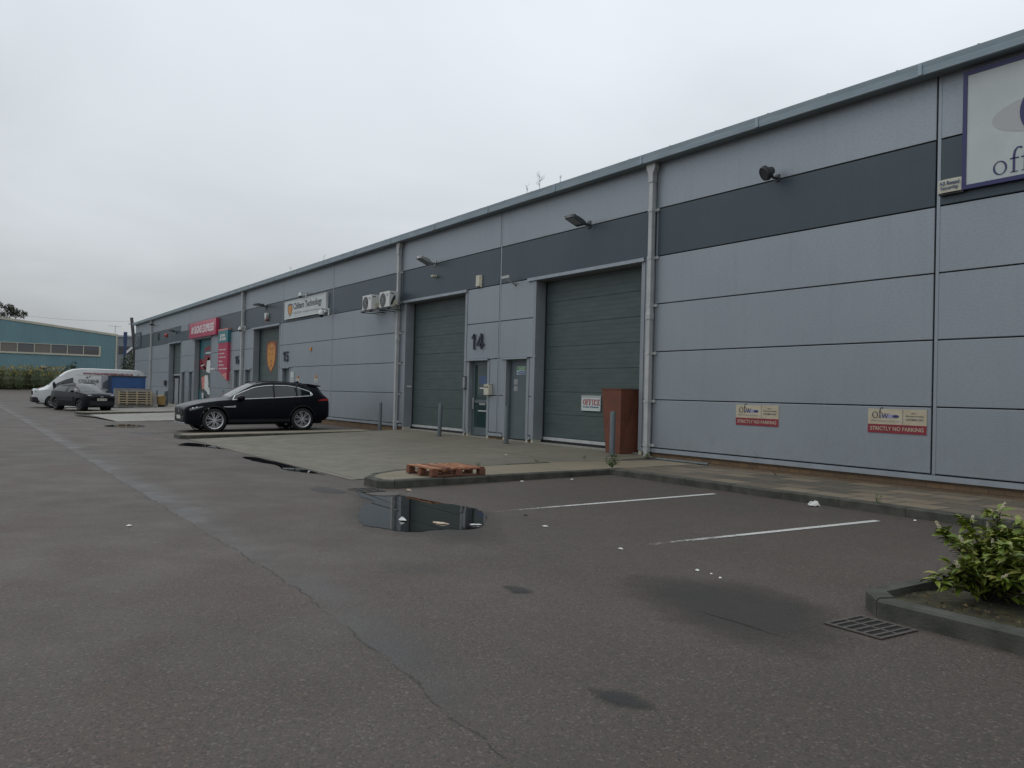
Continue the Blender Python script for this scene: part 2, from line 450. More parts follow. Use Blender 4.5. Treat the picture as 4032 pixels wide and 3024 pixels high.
def link(name, me, parent=None):
    o = bpy.data.objects.new(name, me); COL.objects.link(o)
    if parent is not None: o.parent = parent
    return o

def build(name, mb, mats, parent=None, smooth=False, fixn=True):
    """parts take coordinates local to their thing"""
    return link(name, mb.mesh(name, mats, smooth, fixn), parent)

def thing(name, loc, label, cat, rz=0.0, group=None):
    o = bpy.data.objects.new(name, None); COL.objects.link(o)
    o.empty_display_size = .2
    o.location = loc; o.rotation_euler = (0, 0, rz)
    return tag(o, label, cat, group)

def single(name, mb, mats, loc, label, cat, group=None, smooth=False, rz=0.0, fixn=True):
    o = link(name, mb.mesh(name, mats, smooth, fixn)); o.location = loc; o.rotation_euler = (0, 0, rz)
    return tag(o, label, cat, group)

def struct(name, mb, mats, smooth=False, fixn=True):
    o = link(name, mb.mesh(name, mats, smooth, fixn)); o['kind'] = 'structure'; return o

def copy_tree(o, parent=None):
    c = o.copy(); COL.objects.link(c)
    if parent is not None: c.parent = parent
    for ch in list(o.children): copy_tree(ch, c)
    return c

def text_mb(body, x0, x1, z0, z1, y, depth=.004, bold=0.0, shear=0.0, mi=0, keep=False, spacing=1.0):
    """lettering facing -Y fitted to a rectangle"""
    cu = bpy.data.curves.new('lettering', 'FONT'); cu.body = body; cu.size = 1; cu.extrude = .02
    cu.resolution_u = 3; cu.offset = bold; cu.shear = shear; cu.space_character = spacing
    ob = bpy.data.objects.new('lettering_tmp', cu)
    me = bpy.data.meshes.new_from_object(ob)
    vs = [v.co.copy() for v in me.vertices]; fs = [tuple(p.vertices) for p in me.polygons]
    bpy.data.objects.remove(ob); bpy.data.curves.remove(cu); bpy.data.meshes.remove(me)
    mb = MB()
    if not vs: return mb
    a0 = min(v.x for v in vs); a1 = max(v.x for v in vs); b0 = min(v.y for v in vs); b1 = max(v.y for v in vs)
    sx = (x1 - x0) / max(1e-6, a1 - a0); sz = (z1 - z0) / max(1e-6, b1 - b0)
    if keep: sx = sz = min(sx, sz)
    mb.add([(x0 + (v.x - a0) * sx, y - (depth if v.z > 0 else 0), z0 + (v.y - b0) * sz) for v in vs], fs, mi)
    return mb

def merge(*mbs):
    m = MB()
    for a in mbs:
        o = len(m.v); m.v += a.v; m.f += [tuple(i + o for i in f) for f in a.f]; m.mi += a.mi
    return m

def ell(cx, cz, a, b, n=28, a0=0, a1=2 * math.pi):
    return [(cx + a * math.cos(a0 + (a1 - a0) * i / n), cz + b * math.sin(a0 + (a1 - a0) * i / n)) for i in range(n)]

def ring_mb(cx, cz, a, b, ai, bi, y0, y1, n=36, tilt=0.0):
    """a letter O: thick sides, thin top and bottom"""
    o = ell(cx, cz, a, b, n)
    i_ = [(cx + ai * math.cos(t) + tilt * bi * math.sin(t), cz + bi * math.sin(t)) for t in [2 * math.pi * k / n for k in range(n)]]
    mb = MB(); vs = []; fs = []
    for y in (y0, y1):
        vs += [(p[0], y, p[1]) for p in o] + [(p[0], y, p[1]) for p in i_]
    for k in range(n):
        k2 = (k + 1) % n
        fs.append((k, k2, n + k2, n + k)); fs.append((2 * n + k, 3 * n + k, 3 * n + k2, 2 * n + k2))
        fs.append((k, 2 * n + k, 2 * n + k2, k2)); fs.append((n + k, n + k2, 3 * n + k2, 3 * n + k))
    return mb.add(vs, fs)

def stroke_mb(pts, ws, y0, y1):
    """a flat pen stroke in the XZ plane with varying width"""
    P = [Vector((p[0], p[1])) for p in pts]; L_ = []; R_ = []
    for i, p in enumerate(P):
        d = P[min(i + 1, len(P) - 1)] - P[max(i - 1, 0)]; d.normalize(); nrm = Vector((-d.y, d.x))
        L_.append(p + nrm * ws[i] / 2); R_.append(p - nrm * ws[i] / 2)
    mb = MB()
    n = len(P); vs = []
    for y in (y0, y1): vs += [(q.x, y, q.y) for q in L_] + [(q.x, y, q.y) for q in R_]
    fs = []
    for i in range(n - 1):
        fs += [(i, i + 1, n + i + 1, n + i), (2 * n + i, 3 * n + i, 3 * n + i + 1, 2 * n + i + 1),
               (i, 2 * n + i, 2 * n + i + 1, i + 1), (n + i, n + i + 1, 3 * n + i + 1, 3 * n + i)]
    fs += [(0, n, 3 * n, 2 * n), (n - 1, 3 * n - 1, 4 * n - 1, 2 * n - 1)]
    return mb.add(vs, fs)

def serif_o(x, z, h, y0, y1, wt=.13):
    w = h * .98
    return ring_mb(x + w / 2, z + h / 2, w / 2, h / 2 * 1.03, w / 2 - h * wt, h / 2 - h * .045, y0, y1, tilt=-.12)
def serif_f(x, z, h, y0, y1):
    """h is the x-height; the ascender rises above it"""
    a = h * 1.68; sx = x + h * .26; w = h * .15
    top = [(sx, z), (sx, z + h * 1.15), (sx + h * .06, z + h * 1.45), (sx + h * .22, z + a * .985), (sx + h * .40, z + a * .985), (sx + h * .50, z + a * .93)]
    m1 = stroke_mb(top, [w, w, w * .92, w * .6, w * .7, w * 1.1], y0, y1)
    m2 = MB().box(x, x + h * .58, y0, y1, z + h * .92, z + h * .995)
    m3 = MB().box(x + h * .04, x + h * .52, y0, y1, z, z + h * .05)
    return merge(m1, m2, m3)
def serif_w(x, z, h, y0, y1):
    w = h * 1.5
    def st(a, b, t): return stroke_mb([(x + a[0] * w, z + a[1] * h), (x + b[0] * w, z + b[1] * h)], [t * h, t * h], y0, y1)
    ms = [st((.06, 1), (.30, 0), .15), st((.30, 0), (.52, 1), .06), st((.48, 1), (.72, 0), .15), st((.72, 0), (.95, 1), .06)]
    for c in (.06, .50, .95): ms.append(MB().box(x + (c - .09) * w, x + (c + .09) * w, y0, y1, z + h * .95, z + h))
    return merge(*ms)

# ------------------------------------------------------------------ levels of the yard
def lerp(v, a, b, o0, o1):
    t = 0 if b == a else (v - a) / (b - a)
    t = max(0, min(1, t)); return o0 + (o1 - o0) * t
def pw(x, tab):
    if x <= tab[0][0]: return tab[0][1]
    for (a, p), (b, q) in zip(tab, tab[1:]):
        if x <= b: return p + (q - p) * (x - a) / (b - a)
    return tab[-1][1]
WX = [(-36.6, 1), (-36.0, 0), (-25.3, 0), (-24.3, 1), (-12.9, 1), (-11.6, 0)]
RISE = [(-1200, .70), (-113, .68), (-62, 0), (0, 0)]
def gz(x, y):
    k = max(0, min(6.7, y + 6.7))
    a = .25 * k / 6.7; b = .019 * k
    w = pw(x, WX)
    return w * a + (1 - w) * b + pw(x, RISE)

def sheet(x0, x1, y0, y1, off, xs=(), ys=()):
    X = sorted(set([x0, x1] + [x for x in (-113, -62, -36.6, -36, -25.3, -24.3, -12.9, -11.6) if x0 < x < x1] + [x for x in xs if x0 < x < x1]))
    Y = sorted(set([y0, y1] + [y for y in (-6.7, 0) if y0 < y < y1] + [y for y in ys if y0 < y < y1]))
    mb = MB(); vs = [(x, y, gz(x, y) + off) for y in Y for x in X]; n = len(X)
    fs = [(j * n + i, j * n + i + 1, (j + 1) * n + i + 1, (j + 1) * n + i) for j in range(len(Y) - 1) for i in range(n - 1)]
    return mb.add(vs, fs)

struct('ground', sheet(-1200, 1200, -1000, 1400, 0), M['asphalt'])
struct('concrete_apron', sheet(-24.45, -12.75, -6.7, .31, .006), M['apron'])
struct('concrete_apron', sheet(-44.9, -36.3, -6.75, .31, .006), M['apron_far'])
struct('concrete_apron', sheet(-74.5, -46.0, -6.75, .31, .006), M['apron_far'])

# pavement, peninsula, islands
def poly_sheet(pts, zf):
    return MB().add([(x, y, zf(x, y)) for x, y in pts], [tuple(range(len(pts)))])
PAVE = .195
struct('pavement', MB().box(-11.42, 8, -2.29, .05, -.1, PAVE), M['paving'])
PEN = [(-11.5, -1.0), (-11.5, -6.5), (-11.62, -6.66), (-11.98, -6.66), (-12.4, -6.37), (-12.74, -5.85), (-12.84, -4.5), (-12.95, -1.3), (-12.95, .05), (-11.42, .05)]
zpen = lambda x, y: .122 + .0125 * max(0, min(6.7, y + 6.7))
pm = MB(); n_ = len(PEN)
pm.add([(x, y, zpen(x, y)) for x, y in PEN] + [(x, y, -.05) for x, y in PEN],
       [tuple(range(n_))] + [(i, (i + 1) % n_, n_ + (i + 1) % n_, n_ + i) for i in range(n_)])
struct('pavement', pm, M['kerbtop'])
I2 = [(-24.32, -1.2), (-24.32, -6.6), (-24.5, -6.75), (-25.1, -6.75), (-25.26, -6.6), (-25.26, -1.2)]
i2 = MB(); n_ = len(I2); z2 = lambda y: .105 + .0335 * max(0, y + 6.7) * .62
i2.add([(x, y, z2(y)) for x, y in I2] + [(x, y, -.05) for x, y in I2], [tuple(range(n_))] + [(i, (i + 1) % n_, n_ + (i + 1) % n_, n_ + i) for i in range(n_)])
struct('traffic_island', i2, M['kerbtop'])
I3 = [(-44.75, -1.0), (-44.75, -6.9), (-44.95, -7.1), (-45.85, -7.1), (-46.05, -6.9), (-46.05, -1.0)]
i3 = MB(); n_ = len(I3)
i3.add([(x, y, z2(y)) for x, y in I3] + [(x, y, -.05) for x, y in I3], [tuple(range(n_))] + [(i, (i + 1) % n_, n_ + (i + 1) % n_, n_ + i) for i in range(n_)])
struct('traffic_island', i3, M['kerbtop'])

def kerb_run(path, w, top, stone=.915, gap=.006, inward=1):
    """kerb stones along a polyline; the outer (road) face is on the path, stones lie on its left"""
    random.seed(len(path) * 7 + int(abs(path[0][0]) * 10))
    mb = MB()
    P = [Vector((p[0], p[1])) for p in path]
    offs = []
    for i, p in enumerate(P):
        d1 = (P[i] - P[i - 1]).normalized() if i > 0 else (P[1] - P[0]).normalized()
        d2 = (P[i + 1] - P[i]).normalized() if i < len(P) - 1 else d1
        n1 = Vector((-d1.y, d1.x)); n2 = Vector((-d2.y, d2.x)); n = (n1 + n2).normalized()
        offs.append(p + n * (w / max(.35, n.dot(n1))) * inward)
    for i in range(len(P) - 1):
        a, b, ai, bi = P[i], P[i + 1], offs[i], offs[i + 1]
        L_ = (b - a).length; k = max(1, round(L_ / stone))
        for j in range(k):
            t0, t1 = j / k, (j + 1) / k
            g_ = gap / L_ / 2
            t0 += g_; t1 -= g_
            q = [a.lerp(b, t0), a.lerp(b, t1), ai.lerp(bi, t1), ai.lerp(bi, t0)]
            jz = random.uniform(-.006, .006)
            zt = [top(v.x, v.y) + jz for v in q]
            c = .018
            inn = [q[0].lerp(q[3], c / w), q[1].lerp(q[2], c / w)]
            vs = [(v.x, v.y, -.1) for v in q]
            vs += [(q[0].x, q[0].y, zt[0] - c), (q[1].x, q[1].y, zt[1] - c), (q[2].x, q[2].y, zt[2]), (q[3].x, q[3].y, zt[3]),
                   (inn[0].x, inn[0].y, zt[0]), (inn[1].x, inn[1].y, zt[1])]
            mb.add(vs, [(3, 2, 1, 0), (0, 1, 5, 4), (4, 5, 9, 8), (8, 9, 6, 7), (2, 3, 7, 6), (1, 2, 6, 9, 5), (0, 4, 8, 7, 3)])
    return mb
zk = lambda x, y: gz(x, y) + .122
struct('kerb', kerb_run([(8, -2.42), (-11.38, -2.42)], .125, lambda x, y: PAVE + .004, inward=-1), M['kerb'])
struct('kerb', kerb_run([(-11.38, -2.42), (-11.38, -6.58), (-11.55, -6.79), (-12.02, -6.79), (-12.5, -6.45), (-12.86, -5.9), (-12.96, -4.5), (-13.05, -2.6)], .125,
                        lambda x, y: zpen(x, y) + .004, inward=-1), M['kerb'])
struct('kerb', kerb_run([(-24.2, -1.4), (-24.2, -6.65), (-24.42, -6.88), (-25.16, -6.88), (-25.38, -6.65), (-25.38, -1.4)], .125, lambda x, y: z2(y) + .004, inward=-1), M['kerb'])
struct('kerb', kerb_run([(-44.62, -1.2), (-44.62, -6.95), (-44.88, -7.23), (-45.92, -7.23), (-46.18, -6.95), (-46.18, -1.2)], .125, lambda x, y: z2(y) + .004, inward=-1), M['kerb'])
struct('kerb', kerb_run([(8, -6.84), (-3.36, -6.84), (-3.56, -6.66), (-3.56, -2.42)], .125, lambda x, y: gz(x, y) + .13, inward=-1), M['kerb'])
so = MB(); random.seed(5)
xs = [-3.45 + .19 * i for i in range(61)]; ys = [-6.73 + .18 * i for i in range(25)]
so.add([(x, y, .085 + .02 * noise.noise((x * 3, y * 3, 0)) + .018 * noise.noise((x * 9, y * 9, 2)) + (.05 if y > -6.5 and x > -3.2 else 0) * .5) for y in ys for x in xs],
       [(j * 61 + i, j * 61 + i + 1, (j + 1) * 61 + i + 1, (j + 1) * 61 + i) for j in range(24) for i in range(60)])
struct('planting_bed', so, M['soil'], smooth=True)
lf = MB(); random.seed(8)
for i in range(240):
    x = random.uniform(-3.4, .5); y = random.uniform(-6.72, -5.4)
    if random.random() < .5: y = random.uniform(-6.72, -6.35)
    a = random.uniform(0, 6.28); s_ = random.uniform(.010, .026)
    dx, dy = math.cos(a) * s_, math.sin(a) * s_
    lf.add([(x - dx, y - dy, .112), (x + dy * .5, y - dx * .5, .118 + random.uniform(0, .012)), (x + dx, y + dy, .113), (x - dy * .5, y + dx * .5, .116)], [(0, 1, 2, 3)])
tag(build('leaf_litter', lf, M['leaf_dry'], fixn=False), kind='stuff')

def patch(name, pts, m, off=.004, inset=.6, jag=0.0, seed=1, kind='structure', sub=5):
    """irregular flat patch lying on the yard; attribute 'inside' runs 0 at the rim to 1"""
    random.seed(seed)
    out = []
    n = len(pts)
    for i in range(n):
        p0, p1, p2, p3 = (Vector(pts[(i + k - 1) % n]) for k in range(4))
        for j in range(sub):
            t = j / sub
            q = .5 * ((2 * p1) + (-p0 + p2) * t + (2 * p0 - 5 * p1 + 4 * p2 - p3) * t * t + (-p0 + 3 * p1 - 3 * p2 + p3) * t ** 3)
            if jag: q = q + Vector((random.uniform(-jag, jag), random.uniform(-jag, jag)))
            out.append(q)
    c = sum(out, Vector((0, 0))) / len(out); N = len(out)
    inn = [c.lerp(q, inset) for q in out]
    vs = [(q.x, q.y, gz(q.x, q.y) + off) for q in out] + [(q.x, q.y, gz(q.x, q.y) + off) for q in inn] + [(c.x, c.y, gz(c.x, c.y) + off)]
    fs = []
    for i in range(N):
        k = (i + 1) % N
        fs += [(i, k, N + k, N + i), (N + i, N + k, 2 * N)]
    me = MB().add(vs, fs).mesh(name, m)
    at = me.attributes.new('inside', 'FLOAT', 'POINT')
    at.data.foreach_set('value', [0.0] * N + [1.0] * N + [1.0])
    o = link(name, me); o['kind'] = kind
    return o

PUD = [(-11.3, -7.2), (-10.75, -7.24), (-10.48, -7.05), (-10.60, -6.90), (-10.34, -6.79), (-9.84, -6.76), (-9.29, -6.62), (-8.86, -6.63), (-8.48, -6.78), (-7.92, -7.14), (-7.68, -7.45),
       (-7.80, -7.75), (-7.76, -8.02), (-7.86, -8.19), (-8.13, -8.27), (-8.4, -8.36), (-8.9, -8.21), (-9.81, -7.78), (-10.1, -7.48), (-10.7, -7.42)]
patch('puddle', PUD, M['water'], .006, jag=.018, seed=3)
patch('wet_patch', [(-11.5, -7.35), (-10.5, -6.85), (-9.3, -6.5), (-8.4, -6.6), (-7.5, -7.1), (-6.9, -7.4), (-6.6, -7.9), (-7.5, -8.45), (-8.6, -8.55), (-10.0, -8.0), (-10.6, -7.6)], M['wet'], .003, .45, seed=4)
patch('wet_patch', [(-5.1, -7.75), (-5.1, -7.1), (-4.5, -6.75), (-3.8, -6.75), (-3.4, -6.95), (-2.85, -7.85), (-3.35, -8.35), (-4.4, -8.1)], M['wet'], .003, .35, seed=6)
patch('stain', [(-4.12, -7.80), (-3.7, -7.785), (-3.26, -7.80), (-3.26, -7.815), (-3.7, -7.80), (-4.12, -7.815)], M['stain'], .006, .5, seed=7)
patch('puddle', [(-17.72, -7.04), (-17.55, -6.80), (-16.0, -6.77), (-13.8, -6.77), (-13.9, -6.85), (-14.7, -7.12), (-15.6, -6.98), (-16.8, -7.10)], M['water'], .006, jag=.02, seed=9)
patch('puddle', [(-21.7, -7.5), (-22.6, -7.05), (-21.8, -6.78), (-20.2, -6.76), (-20.4, -6.9), (-21.0, -7.05)], M['water'], .006, jag=.025, seed=10)
patch('puddle', [(-32.5, -7.70), (-33.7, -6.75), (-32.0, -6.4), (-31.2, -7.2), (-31.6, -7.55)], M['water'], .006, jag=.03, seed=11)
patch('wet_patch', [(-27.7, -7.7), (-28.3, -7.2), (-27.2, -6.8), (-26.7, -7.2)], M['wet'], .004, .7, seed=12)
patch('puddle', [(-42.5, -7.6), (-43.4, -7.15), (-40.0, -6.8), (-36.2, -6.76), (-38.4, -6.98), (-40.4, -7.1)], M['water'], .006, jag=.03, seed=13)
patch('stain', [(-5.35, -8.60), (-5.2, -8.45), (-4.98, -8.50), (-5.05, -8.66)], M['stain'], .004, .4, seed=14)
patch('stain', [(-11.9, -7.75), (-12.1, -7.45), (-11.4, -7.35), (-11.0, -7.5), (-11.3, -7.75)], M['wet'], .004, .6, seed=15)
patch('stain', [(-2.0, -9.35), (-1.8, -8.9), (-1.5, -8.8), (-1.6, -9.2)], M['wet'], .004, .5, seed=16)
patch('stain', [(-3.3, -9.45), (-3.1, -9.25), (-2.8, -9.3), (-3.0, -9.5)], M['stain'], .004, .3, seed=17)

def road_line(x0, y0, x1, y1, w, m, off=.005):
    n = 24; vs = []; 
    d = Vector((x1 - x0, y1 - y0)).normalized(); q = Vector((-d.y, d.x)) * w / 2
    rows = [-1, -.6, .6, 1]
    for i in range(n + 1):
        t = i / n; c = Vector((x0 + (x1 - x0) * t, y0 + (y1 - y0) * t))
        for k in rows: p = c + q * k; vs.append((p.x, p.y, gz(p.x, p.y) + off))
    fs = [(i * 4 + k, i * 4 + k + 1, (i + 1) * 4 + k + 1, (i + 1) * 4 + k) for i in range(n) for k in range(3)]
    me = MB().add(vs, fs).mesh('parking_line', m)
    at = me.attributes.new('inside', 'FLOAT', 'POINT')
    val = []
    for i in range(n + 1):
        f = min(1, .12 + 1.05 * i / n)
        val += [.1 * f, 1.0 * f, 1.0 * f, .1 * f]
    at.data.foreach_set('value', val)
    o = link('parking_line', me); o['kind'] = 'structure'
for a in ((-8.64, -6.66, -8.56, -2.80), (-6.10, -6.5, -5.84, -2.99)): road_line(a[0] - .06, a[1] - .5, a[2], a[3], .11, M['line'])
for x in (-28.0, -30.5, -33.0): road_line(x, -6.6, x, -1.8, .09, M['line'])

# ------------------------------------------------------------------ the warehouse
J = [-6.9226 - 6 * i for i in range(-2, 12)]           # joints
def JX(i): return -6.9226 - 6 * i
L = [.4271 + .99375 * k for k in range(7)]
XE, XR = -74.1, 6.0
wh = thing('warehouse', (-34, 0, 0), 'long silver clad industrial unit row with a slate band and slate shutter doors', 'warehouse')
WOFF = Matrix.Translation((34, 0, 0))
def wpart(name, mb, mats, smooth=False, parent=None):
    return build(name, mb.xf(WOFF), mats, parent or wh, smooth)

OPEN = []   # x0,x1,z0,z1
RD = [(-17.2, -13.32), (-24.5, -20.71), (-41.2, -37.32), (-53.4, -49.47), (-60.78, -57.25)]
DR = [(-20.41, -19.44), (-18.50, -17.55), (-36.72, -35.8), (-44.5, -43.55), (-42.5, -41.6), (-54.72, -53.9), (-56.72, -55.9)]
for a, b in RD: OPEN.append((a, b, 0, 4.33))
for a, b in DR: OPEN.append((a, b, 0, 2.37))
TW = .11
def subtract(rects, o):
    out = []
    a, b, c, d = o
    for (x0, x1, z0, z1) in rects:
        if b <= x0 or a >= x1 or d <= z0 or c >= z1: out.append((x0, x1, z0, z1)); continue
        if a > x0: out.append((x0, a, z0, z1))
        if b < x1: out.append((b, x1, z0, z1))
        if d < z1: out.append((max(x0, a), min(x1, b), d, z1))
    return [r for r in out if r[1] - r[0] > .03 and r[3] - r[2] > .03]
def panel(mb, x0, x1, z0, z1):
    c = .007
    f = [(x0 + c, -0.0, z0 + c), (x1 - c, -0.0, z0 + c), (x1 - c, -0.0, z1 - c), (x0 + c, -0.0, z1 - c)]
    s_ = [(x0, c, z0), (x1, c, z0), (x1, c, z1), (x0, c, z1)]
    k = [(x0, .045, z0), (x1, .045, z0), (x1, .045, z1), (x0, .045, z1)]
    mb.add(f + s_ + k, [(0, 1, 2, 3), (0, 4, 5, 1), (1, 5, 6, 2), (2, 6, 7, 3), (3, 7, 4, 0), (4, 8, 9, 5), (5, 9, 10, 6), (6, 10, 11, 7), (7, 11, 8, 4)])
light, band = MB(), MB()
edges = [XE] + sorted(JX(i) for i in range(-2, 12)) + [XR]
for a, b in zip(edges, edges[1:]):
    for k in range(6):
        rs = [(a + .014, b - .014, L[k] + .009, L[k + 1] - .009 if k < 5 else 6.40)]
        for (oa, ob, oc, od) in OPEN: rs = subtract(rs, (oa - TW, ob + TW, oc, od + .012))
        for r_ in rs: panel(band if k == 4 else light, *r_)
wpart('cladding', light, M['clad'])
wpart('fascia_band', band, M['band'])
back = MB()
rs = [(XE, XR, L[0] - .3, 6.45)]
for (oa, ob, oc, od) in OPEN: rs = subtract(rs, (oa - .01, ob + .01, oc, od + .03))
for (x0, x1, z0, z1) in rs: back.add([(x0, .04, z0), (x1, .04, z0), (x1, .04, z1), (x0, .04, z1)], [(0, 1, 2, 3)])
wpart('joint_backing', back, M['joint'])
for i in range(-2, 12):
    x = JX(i)
    wpart('joint_cover', MB().box(x + .020, x + .070, -.005, .001, L[0], 6.36), M['clad'])
pl, fl = MB(), MB()
rs = [(XE, XR, -.05, .37)]
for (oa, ob, oc, od) in OPEN: rs = subtract(rs, (oa - TW, ob + TW, -1, od))
for (x0, x1, z0, z1) in rs: wpart('brick_plinth', MB().box(x0, x1, .02, .30, z0, z1), M['brick'])
rs = [(XE, XR, .335, L[0] - .012)]
for (oa, ob, oc, od) in OPEN: rs = subtract(rs, (oa - TW - .02, ob + TW + .02, -1, od))
for (x0, x1, z0, z1) in rs: wpart('base_flashing', MB().box(x0, x1, -.022, .03, z0, z1), M['trim'])
# body behind, roof and gutter
bd = MB()
bd.prism([(.36, -.05), (25, -.05), (25, 8.6), (.36, 6.3)], 'x', XE + .03, XR)
wpart('end_wall', bd, M['greywall'])
rf = MB()
rf.prism([(-.14, 6.50), (25.2, 8.85), (25.2, 9.0), (-.14, 6.56)], 'x', XE - .05, XR + .05)
wpart('roof', rf, M['gutter'])
gu = MB()
prof = [(.03, 6.35), (-.235, 6.335), (-.252, 6.345), (-.262, 6.43), (-.256, 6.436), (-.270, 6.525), (-.20, 6.545), (-.05, 6.53), (.03, 6.49)]
gu.prism(prof, 'x', XE - .06, XR)
x = XE + .8
while x < XR:
    gu.box(x - .015, x + .015, -.266, -.22, 6.525, 6.537); x += 1.22
x = XE + 3
while x < XR:
    gu.box(x - .03, x + .03, -.272, -.255, 6.345, 6.525); x += 3.05
wpart('gutter', gu, M['gutter'])
# jambs, lintels, doors
for n_, (a, b, c, d) in enumerate(OPEN):
    big = d > 3; dp = .32 if big else .16
    jm = MB()
    gzz = gz((a + b) / 2, 0)
    jm.box(a - TW, a, -.012, dp + .05, gzz + .10, d + .012)
    jm.box(b, b + TW, -.012, dp + .05, gzz + .10, d + .012)
    jm.box(a, b, .0, dp + .05, d + .0, d + .03)
    wpart('door_surround', jm, M['reveal'])
    lt = MB()
    lt.box(a - (.36 if big else .22), b + (.10 if big else .06), -.055, .0, d + .01, d + (.085 if big else .05))
    if not big: lt.box(b + .06, b + .40, -.02, .0, d + .05, d + .075)
    wpart('door_lintel', lt, M['trim'])
    for fx0 in (a - TW + .01, b + .01): wpart('jamb_foot', MB().box(fx0, fx0 + TW - .02, .0, .25, gzz - .05, gzz + .10), M['palecream'])
    sl = MB(); sl.box(a - .02, b + .02, .02, dp + .1, gzz - .05, gzz + .03)
    wpart('door_sill', sl, M['apron_far'])

def roller(a, b, zb, zt, y, m, parent):
    mb = MB(); pr = []; z = zb; k = 0
    while z < zt - .02:
        sec = (k % 5 == 0)
        g_ = .010 if sec else .004
        pr += [(y, z), (y + .010 if sec else y + .003, z + g_ * .6), (y + .010 if sec else y + .003, z + g_ * 1.2), (y, z + g_ * 2)]
        z += .112; k += 1
    pr.append((y, zt))
    vs = [(a, p[0], p[1]) for p in pr] + [(b, p[0], p[1]) for p in pr]; n = len(pr)
    mb.add(vs, [(i, i + 1, n + i + 1, n + i) for i in range(n - 1)])
    o = wpart('shutter', mb, m, parent=parent)
    rl = MB(); rl.box(a + .01, b - .01, y - .02, y + .03, zb - .075, zb - .002)
    build('bottom_rail', rl.xf(WOFF), M['pipe'], o)
    if zb < 1:
        sm = MB(); sm.box(a + .01, b - .01, y - .01, y + .03, zb - .13, zb - .078); build('rubber_seal', sm.xf(WOFF), M['black'], o)
    for gx in (a - .001, b - .03): build('guide_rail', MB().box(gx, gx + .031, y - .03, y - .005, zb - .1, zt).xf(WOFF), M['joint'], o)
    return o
for i, (a, b) in enumerate(RD):
    zb = gz((a + b) / 2, 0) + .17
    if i == 4: zb = 2.28
    roller(a, b, zb, 4.335, .31, M['shutter'], wh)
# solid block painted black as the shade under the half-raised shutter
vo = MB(); a, b = RD[4]; g4 = gz(a, 0)
vo.box(a, b, .34, 2.2, g4, 2.3)
o = wpart('doorway_shade_block', vo, M['doorway_shade'])
# curtain and stack seen in the doorway
cu_ = MB(); cu_.box(a + .5, a + 1.6, .31, .33, g4 + .05, 2.0); cu_.box(a + 2.0, a + 2.4, .30, .33, g4 + .05, 1.5)
wpart('strip_curtain', cu_, M['reveal'])
# pedestrian doors
for i, (a, b) in enumerate(DR):
    g_ = gz((a + b) / 2, 0) + .05
    mb = MB()
    if i == 0:   # glazed door of unit 14
        mb.box(a, a + .13, .11, .17, g_, 2.37); mb.box(b - .10, b, .11, .17, g_, 2.37)
        mb.box(a + .13, b - .10, .11, .17, 2.26, 2.37); mb.box(a + .13, b - .10, .11, .17, g_, g_ + .22)
        mb.box(a + .13, b - .10, .11, .17, 1.20, 1.29)
        o = wpart('door', mb, M['steel_door'])
        gl = MB(); gl.box(a + .13, b - .10, .135, .15, g_ + .22, 2.26)
        build('door_glass', gl.xf(WOFF), M['doorglass'], o)
        hb = MB(); hb.box(a + .04, a + .12, .075, .11, 1.02, 1.34, b=.01)
        build('handle', hb.xf(WOFF), M['steel'], o)
        lp = MB(); lp.box(a + .36, a + .68, .125, .134, 1.14, 1.26, b=.004)
        build('letter_plate', lp.xf(WOFF), M['steel'], o)
        sk = merge(MB().box(a + .36, a + .78, .130, .1335, 1.60, 1.63), MB().box(a + .3, a + .82, .130, .1335, .97, .995))
        build('door_sticker', sk.xf(WOFF), M['textwhite'], o)
        sb = MB().box(a + .34, a + .72, .130, .1335, 1.72, 1.95)
        build('door_sticker', sb.xf(WOFF), M['textblue'], o)
    else:
        mb.box(a, a + .05, .10, .16, g_, 2.37); mb.box(b - .05, b, .10, .16, g_, 2.37); mb.box(a + .05, b - .05, .10, .16, 2.32, 2.37)
        mb.box(a + .055, b - .055, .12, .155, g_ + .01, 2.315)
        o = wpart('door', mb, M['steel_door'])
        kb = MB(); kb.box(b - .15, b - .11, .09, .12, 1.18, 1.30, b=.006)
        build('handle', kb.xf(WOFF), M['steel'], o)
        if i == 1:
            nt1 = MB().box(a + .20, a + .38, .114, .1195, 1.72, 1.86); nt1.box(a + .20, a + .38, .114, .1195, 1.55, 1.68)
            build('notice', nt1.xf(WOFF), M['lamp_grey'], o)
# downpipes
for i in (1, 3, 6, 10):
    x = JX(i) - .045; g_ = gz(x, 0)
    dp = MB(); dp.box(x - .055, x + .055, -.135, -.03, g_ - .02, 6.12, b=.012)
    o = wpart('downpipe', dp, M['pipe'])
    hp = MB()
    hp.prism([(x - .065, 5.95), (x + .065, 5.95), (x + .065, 6.12), (x + .13, 6.25), (x + .13, 6.36), (x - .13, 6.36), (x - .13, 6.25), (x - .065, 6.12)], 'y', -.15, -.02)
    build('hopper', hp.xf(WOFF), M['pipe'], o)
    for z in [L[k] - .03 for k in range(1, 6)] + [L[0] + .05]:
        bk = MB(); bk.box(x - .062, x + .062, -.142, -.0, z - .03, z + .03); bk.box(x + .062, x + .155, -.035, .0, z - .028, z + .028)
        build('pipe_bracket', bk.xf(WOFF), M['pipe'], o)
    for z in (3.15,): build('pipe_collar', MB().box(x - .064, x + .064, -.144, -.02, z - .07, z + .07, b=.01).xf(WOFF), M['pipe'], o)

